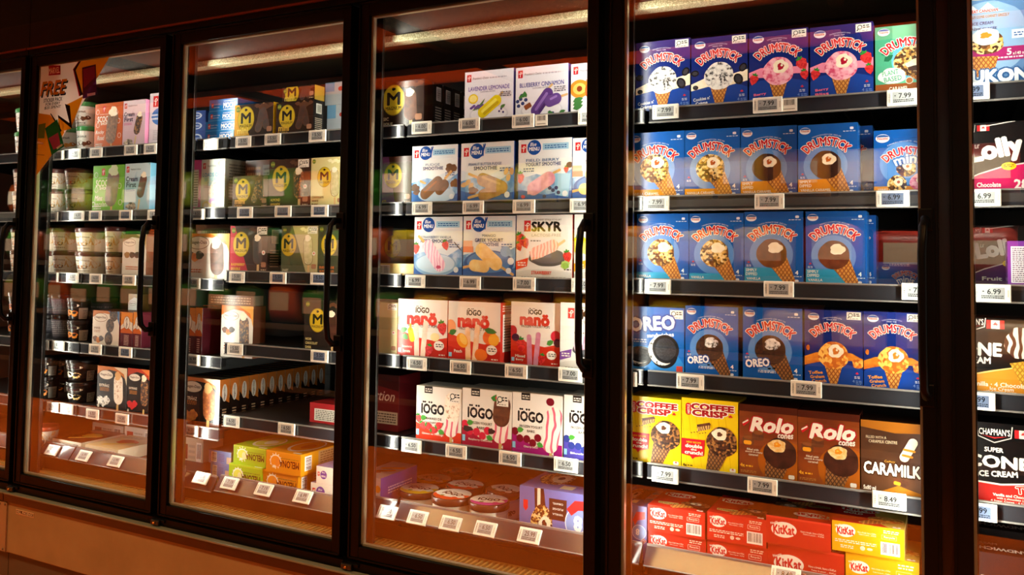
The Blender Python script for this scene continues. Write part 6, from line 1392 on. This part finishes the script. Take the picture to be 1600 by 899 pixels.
XS = .0025
c0, B0 = case(-1.6, -.006, 'neighbouring black freezer case at the far left edge', (-.784,), DOORS[:1])
c1, B1 = case(-.002, 4.0, 'long black freezer case with five glass doors full of frozen treats', (-.002, .7745, 1.5654, 2.353, 3.109, 3.889), DOORS[1:])
m = MB(); m.box(-.034, .012, -.0265, -.0205, -.247, -.066, mat('tan_cover_strip', '#8f7358', .4), .001)
cs = B1('cover_strip', m); cs['label'] = 'narrow tan cover strip with screws'
for sx, sz in ((-.028, -.076), (.004, -.074), (-.026, -.236), (.0, -.238)):
    m = MB(); m.lathe([(.004, 0), (.004, .002), (.002, .0035)], mat('steel_screw', '#6a655c', .3, 1.0), 10)
    m.v = [(sx + v[0], -.0266 - v[2], sz + v[1]) for v in m.v]
    B1('strip_screw', m)
pl = Art(.105, .001, .016)
pl.box(-.0525, .0525, -.0005, .0005, 0, .016, mat('cream_plate', '#c8a884', .4))
pl.use('front'); pl.rect(.02, .02, .98, pl.H - .02, '#2a1c14'); pl.text('HILL PHOENIX', .5, pl.H / 2, .9, .09, '#c8b8a0', .02)
for i, v in enumerate(pl.v): pl.v[i] = (v[0] + .115, v[1] - .0212, v[2] - .1)
B1('maker_plate', pl)

# ------------------------------------------------------------------ shelves
BAYS = [[('D1', -.75, -.012, None)], [('D1', .004, .182, None)], [('D1', .19, .770, None), ('D2L', .779, .925, None)], [('D2', .94, 1.561, None), ('D3', 1.57, 1.66, None)],
        [('D3', 1.672, 2.349, None), ('D4', 2.357, 2.418, None)], [('D4', 2.43, 3.105, None)], [('D5', 3.113, 3.89, None)]]
LEVEL = ('top', 'second', 'third', 'fourth', 'fifth', 'lowest')
BAYN = ('far left case', 'narrow bay at the left end', 'bay behind the first and second doors', 'bay behind the second and third doors', 'bay behind the third and fourth doors', 'bay behind the fourth door', 'bay at the right edge')
SHINE = mat('clear_rail_cover', '#2b2c31', .16, 0, .55)
for bi, bay in enumerate(BAYS):
    for lev in range(1, 7):
        x0 = bay[0][1]; x1 = bay[-1][2]
        z0 = SHELF_Z[bay[0][0]][lev] - .004 if lev < 6 else DECK_Z[bay[0][0]]
        root = empty('freezer_shelf', ((x0 + x1) / 2, .45, z0)); ox, oy, oz = root.location
        tag(root, '%s black shelf with grey price rail, %s' % (LEVEL[lev - 1], BAYN[bi]), 'shelf', 'freezer shelves')
        for sec, a, b, _ in bay:
            zr = SHELF_Z[sec][lev]; zd = zr - .004 if lev < 6 else DECK_Z[sec]
            m = MB()
            m.box(a, b, .132, .8, zd - .006, zd, DECK); m.box(a, b, .132, .15, zd - .03, zd - .006, DECK)
            xx = a + .03
            while xx < b - .02 and lev < 6:
                m.box(xx, xx + .004, .15, .78, zd - .012, zd - .006, DECK); xx += .06
            for sx in ((a, b - .006) if b - a > .3 else ()):
                m.add([(sx, .14, zd - .006), (sx, .8, zd - .006), (sx, .8, zd - .075), (sx, .14, zd - .02), (sx + .006, .14, zd - .006), (sx + .006, .8, zd - .006), (sx + .006, .8, zd - .075), (sx + .006, .14, zd - .02)], [(0, 1, 2, 3), (7, 6, 5, 4), (0, 3, 7, 4), (3, 2, 6, 7), (2, 1, 5, 6)], DECK)
            for i, v in enumerate(m.v): m.v[i] = (v[0] - ox, v[1] - oy, v[2] - oz)
            m.build('deck', root)
            m = MB()
            if lev < 6:
                m.box(a, b, .1265, .1315, zr - .038, zr - .001, SHINE, .001); m.box(a, b, .1235, .1325, zr - .003, zr + .001, RAILM2, .0008); m.box(a, b, .1235, .1315, zr - .040, zr - .036, RAILM2, .0008)
            else:
                # sloping rail of the lowest deck
                for (p, q, mm) in ((0, 1, SHINE),):
                    m.add([(a, .128, zr), (b, .128, zr), (b, .098, zr - .042), (a, .098, zr - .042), (a, .131, zr - .003), (b, .131, zr - .003), (b, .101, zr - .045), (a, .101, zr - .045)], [(3, 2, 1, 0), (4, 5, 6, 7), (0, 1, 5, 4), (2, 3, 7, 6), (0, 4, 7, 3), (1, 2, 6, 5)], SHINE)
                m.box(a, b, .126, .1315, zr - .05, zr + .003, RAILM2, .0008)
                m.tube([(a, .0985, zr - .044), (b, .0985, zr - .044)], .0022, RAILM2, 6)
            for i, v in enumerate(m.v): m.v[i] = (v[0] - ox, v[1] - oy, v[2] - oz)
            m.build('price_rail', root)

# ------------------------------------------------------------------ cartons
def carton(name, design, x, y, z, w, d, h, par, label, group=None):
    a = Art(w, d, h)
    base = MB.box
    col = {'magnum': par.get('bg', '#2e170c'), 'drum_splash': '#12307e', 'drum_ring': '#1558a6', 'haagen': '#1c1412' if par.get('kind', '').startswith('extra') else '#7a4a34', 'coffee_crisp': '#dcb814', 'rolo': '#5a2414', 'caramilk': '#3a2012', 'kitkat': '#d2a024' if par.get('gold') else '#aa241a',
           'crate': '#5a66a8', 'pc_pops': '#5a54a4', 'blue_menu': '#2450a8', 'skyr': '#b8281e', 'nano': '#b82c20', 'iogo_bar': '#c8c2b8', 'drum_plant': '#48a07e', 'oreo_sandwich': '#114fa0', 'melona': par.get('c', '#8fbc1c'), 'mochi': '#1c6cb4', 'small_blue': '#30509a',
           'scoop_shop': par.get('bg', '#c85a1e'), 'cream_first': '#e08ab0' if 'bg' not in par else '#7ab8d4', 'birthday': '#a8b0a0', 'purple_pc': '#5b44a2', 'nutrition_flat': '#a02428', 'yukon': '#4a74a8', 'cone_box': '#0e0d0e', 'lolly': '#0f0f11', 'sandwich': '#141214', 'purple_side': '#6a2f8a',
           'plain_flat': par.get('bg', '#e6e0d4'), 'ad_cream_minis': '#1b5fae', 'red_select': '#6a1a20', 'dark_red_tall': '#3c1a1c', 'haagen_narrow': '#5a1c28'}.get(design, '#8a7a68')
    a.box(-w / 2, w / 2, -d / 2, d / 2, 0, h, ink(col), min(.0016, h * .1))
    a.use('front')
    globals()[design](a, **par)
    o = a.build(name, None, (x + w / 2, y + d / 2, z))
    if not group: group = 'cartons behind the %s glass door' % ('first', 'first', 'second', 'third', 'fourth', 'fifth')[sum(x + w / 2 > p for p in POSTS) - 1]
    tag(o, label, 'ice cream box', group)
    return o
for it in ITEMS: carton(*it)

# ------------------------------------------------------------------ tubs and cups
class Wrap(Art):
    """print wrapped round a tub: x is the angle in turns about the front, y the height"""
    def __init__(s, r0, r1, h):
        MB.__init__(s); s.r0, s.r1, s.h = r0, r1, h; s.face = 'cyl'; s.n = 0; s.flip = False; s.k = 1; s.H = 1.0
    def mp(s, p, off):
        t = p[1]; r = s.r0 + (s.r1 - s.r0) * t + .0006 + off; a = -math.pi / 2 + (p[0] - .5) * math.pi * 1.0 + s.turn
        return (r * math.cos(a), r * math.sin(a), t * s.h)
    def rect(s, x0, y0, x1, y1, m):
        n = max(1, int((x1 - x0) / .06))
        s.put([[(x0 + (x1 - x0) * i / n, y0), (x0 + (x1 - x0) * (i + 1) / n, y0), (x0 + (x1 - x0) * (i + 1) / n, y1), (x0 + (x1 - x0) * i / n, y1)] for i in range(n)], ink(m) if isinstance(m, str) else m)
def tub(x, y, z, r, h, lid, art, label):
    root = empty('ice_cream_tub', (x, y, z)); tag(root, label, 'tub', 'ice cream tubs')
    lh = min(.016, h * .2); r0 = r * (.8 if art != 'iogo' else .88); r1 = r * .955
    body = {'snack': '#cfc8b8', 'choc': '#d8d2c4', 'cream': '#d6cbb4', 'pink': '#d0b8ac', 'orange': '#d8c8b0', 'grey': '#54505a', 'croissant': '#1c1612', 'dark': '#16110f', 'iogo': '#d8d0bc'}[art]
    w = Wrap(r0, r1, h - lh); w.turn = .22
    w.lathe([(r0 * .96, 0), (r0, .002), (r1, h - lh)], ink(body), 32)
    if art in ('snack', 'choc'):
        w.rect(.1, .1, .95, .95, '#e6e2d8'); w.text('Coconut', .5, .72, .4, .12, '#3a2a24', .02)
        for k in range(5): w.blob(.25 + .13 * k, .42 - .05 * (k % 2), .08, .1, CHOCM() if art == 'choc' else CARA(), k, .2)
        w.lines(.3, .12, .7, .22, 1, '#6a5a4a')
    elif art in ('cream', 'pink', 'orange'):
        w.rect(.0, .02, 1, .98, '#e4dac6' if art != 'pink' else '#d8b4a8'); c = {'cream': '#c08a4c', 'pink': '#b84a3c', 'orange': '#d85a1c'}[art]
        w.blob(.2, .7, .25, .2, c, 2, .25); w.blob(.85, .8, .2, .18, '#e0b070' if art != 'pink' else '#d8c8b8', 4, .3); w.blob(.7, .5, .14, .2, '#d8a868', 7, .3)
        w.ell(.45, .72, .26, .1, '#ece4d2'); w.text('Häagen-Dazs', .45, .72, .4, .08, '#4a1c24', .02)
        for k in range(3): w.blob(.34 + .1 * k, .38, .07, .1, (CHOC(), CARA(), CHOCM())[k], k, .2)
        w.lines(.3, .12, .66, .22, 1, '#8a7a68')
    elif art == 'grey':
        w.rect(.0, .1, 1, .95, '#67636c'); w.lines(.1, .2, .9, .9, 7, '#a8a4a8')
    elif art in ('croissant', 'dark'):
        w.poly([(0, .6), (.3, .82), (.6, .78), (.95, .96), (0, .98)], '#d88a3c' if art == 'croissant' else '#c8b89c'); w.ell(.45, .8, .28, .12, '#ece4d2'); w.text('Häagen-Dazs', .45, .8, .42, .08, '#4a1c24', .02)
        for k in range(3): w.blob(.24 + .17 * k, .36 + .05 * (k % 2), .11, .16, CARA() if art == 'croissant' else (CHOC(), CREAM(), NUTS())[k], k, .2)
        w.rect(.72, .05, 1, .66, '#b0aaa0') if art == 'croissant' else w.rect(.82, .05, 1, .6, '#b0aaa0'); w.lines(.84, .1, .98, .56, 6, '#3a3430')
    else:
        w.rect(0, .02, 1, .8, '#e2dac6'); w.lines(.1, .45, .4, .7, 3, '#8a7a68'); w.text('iogo', .7, .35, .24, .28, '#2a2422', .04); w.rect(.44, .1, .56, .7, '#3a2a20')
    w.build('cup', root)
    if art == 'iogo':
        l = Art(2 * r, 2 * r, h)
        rim = ink('#4a2c1c')
        l.lathe([(r * .95, h - lh - .006), (r, h - lh - .004), (r, h - .003), (r * .96, h), (r * .9, h - .002)], rim, 36)
        l.use('top'); l.ell(.5, .5, .46, .46, '#e9e2d4', 0, 40)
        l.poly([(.5 + .46 * math.cos(t * math.pi / 12 + 3.4), .5 + .46 * math.sin(t * math.pi / 12 + 3.4)) for t in range(13)], lid)
        l.blob(.5, .42, .4, .16, '#e9e2d4', 3, .05); iogo_word(l, .5, .56, .52, .24); l.blob(.72, .28, .08, .07, lid, 4, .15); l.leaf(.3, .26, .14, .05, .4, '#5a8a3a')
        rot = (0, 0, math.radians((hash_(label) % 50) - 25))
        l.build('lid', root, None, rot)
    else:
        l = MB(); l.lathe([(r1, h - lh - .003), (r, h - lh), (r, h - .003), (r * .97, h - .001), (r * .93, h), (r * .9, h - .002)], ink(lid), 32)
        l.build('lid', root)
def hash_(s): return sum(ord(c) * (i + 3) for i, c in enumerate(s))
for t in TUBS: tub(*t)

# ------------------------------------------------------------------ price tags
def price_tag(x, z, txt, place, kind, blue):
    if kind == 'code':
        a = Art(.037, .0015, .031); a.box(-.0185, .0185, -.00075, .00075, 0, .031, TAGW)
        a.use('front'); a.barcode(.1, .32, .9, .8, 3, '#e6e2d4'); a.lines(.15, .08, .85, .22, 1, '#8a8678')
        o = a.build('barcode_card', None, (x, .1225, z - .0155)); tag(o, 'small white barcode card ' + place, 'barcode card'); return
    w, h, d = (.069, .0375, .006) if kind == 's' else (.066, .041, .006)
    rot = (0, 0, 0) if kind == 's' else (-math.radians(35.5), 0, 0)
    y = .1195 if kind == 's' else .106
    root = empty('price_tag', (x, y, z), rot); tag(root, 'white price tag reading %s %s' % (txt, place), 'price tag', 'electronic price tags')
    m = MB(); m.box(-w / 2, w / 2, -d / 2, d / 2, -h / 2, h / 2, TAGW, .0016); m.build('tag_frame', root)
    a = Art(w, d, h); a.use('front'); H = a.H
    a.rect(.17, H * .15, .83, H * .84, SCREENB if blue else SCREEN); ik = '#121418' if not blue else '#0e1420'
    a.text(txt, .54 if len(txt) < 5 else .52, H * .6, .36 if len(txt) < 5 else .46, H * .3, ik, .012)
    if len(txt) < 5: a.maple(.25, H * .6, .035, ik)
    a.lines(.2, H * .2, .8, H * .4, 2, ik)
    for i, v in enumerate(a.v): a.v[i] = (v[0], v[1], v[2] - h / 2)
    a.build('screen', root)
    a = Art(w, d, h); a.use('front'); a.barcode(.04, H * .12, .12, H * .88, 4, '#eeebdc', True); a.rect(.9, H * .3, .94, H * .7, '#c8c4b4')
    for i, v in enumerate(a.v): a.v[i] = (v[0], v[1], v[2] - h / 2)
    a.build('side_code', root)
for t in TAGS: price_tag(*t)

def film(h, base=False):
    """printed clear film: the light behind the poster shines through its inks"""
    n = 'film_' + h.lstrip('#') + ('_base' if base else '')
    if n in MATS: return MATS[n]
    f = ink(h).copy(); f.name = n; nt = f.node_tree; p = nt.nodes['Principled BSDF']
    white = base or min(lin(h)[:3]) > .5
    t = nt.nodes.new('ShaderNodeBsdfTranslucent' if white else 'ShaderNodeBsdfTransparent'); t.inputs[0].default_value = lin(h)
    x = nt.nodes.new('ShaderNodeMixShader'); x.inputs[0].default_value = .6
    nt.links.new(p.outputs[0], x.inputs[1]); nt.links.new(t.outputs[0], x.inputs[2]); nt.links.new(x.outputs[0], nt.nodes['Material Output'].inputs[0])
    MATS[n] = f
    return f
# ------------------------------------------------------------------ poster on the first full door
a = MB()
for k, (c, pts) in enumerate(POSTER):
    y = .0138 - .00012 * k
    a.add([(p[0], y, p[1]) for p in pts], [list(range(len(pts)))], film(c, k == 0))
for k, (t, cx, cz, w, h, col, ol, sl) in enumerate(POSTER_TEXT):
    n = 0
    for c, b, dx in ((ol, .02, .0065), ('#2f8ac0' if ol else None, 0, .004), (col, .03 if ol else .012, 0)):
        if not c: continue
        vs, fs, bb = lettering(t, sl)
        sx, sy = w / (bb[1] - bb[0]), h / (bb[3] - bb[2]); mx, my = (bb[0] + bb[1]) / 2, (bb[2] + bb[3]) / 2
        for e in strikes(b):
            n += 1
            a.add([(cx + dx + (p[0] + e[0] - mx) * sx, .0138 - .00012 * len(POSTER) - .00003 * n, cz - dx + (p[1] + e[1] - my) * sy) for p in vs], fs, film(c))
o = a.build('window_poster'); tag(o, 'white and yellow zigzag sticker poster on the first full glass door', 'poster')
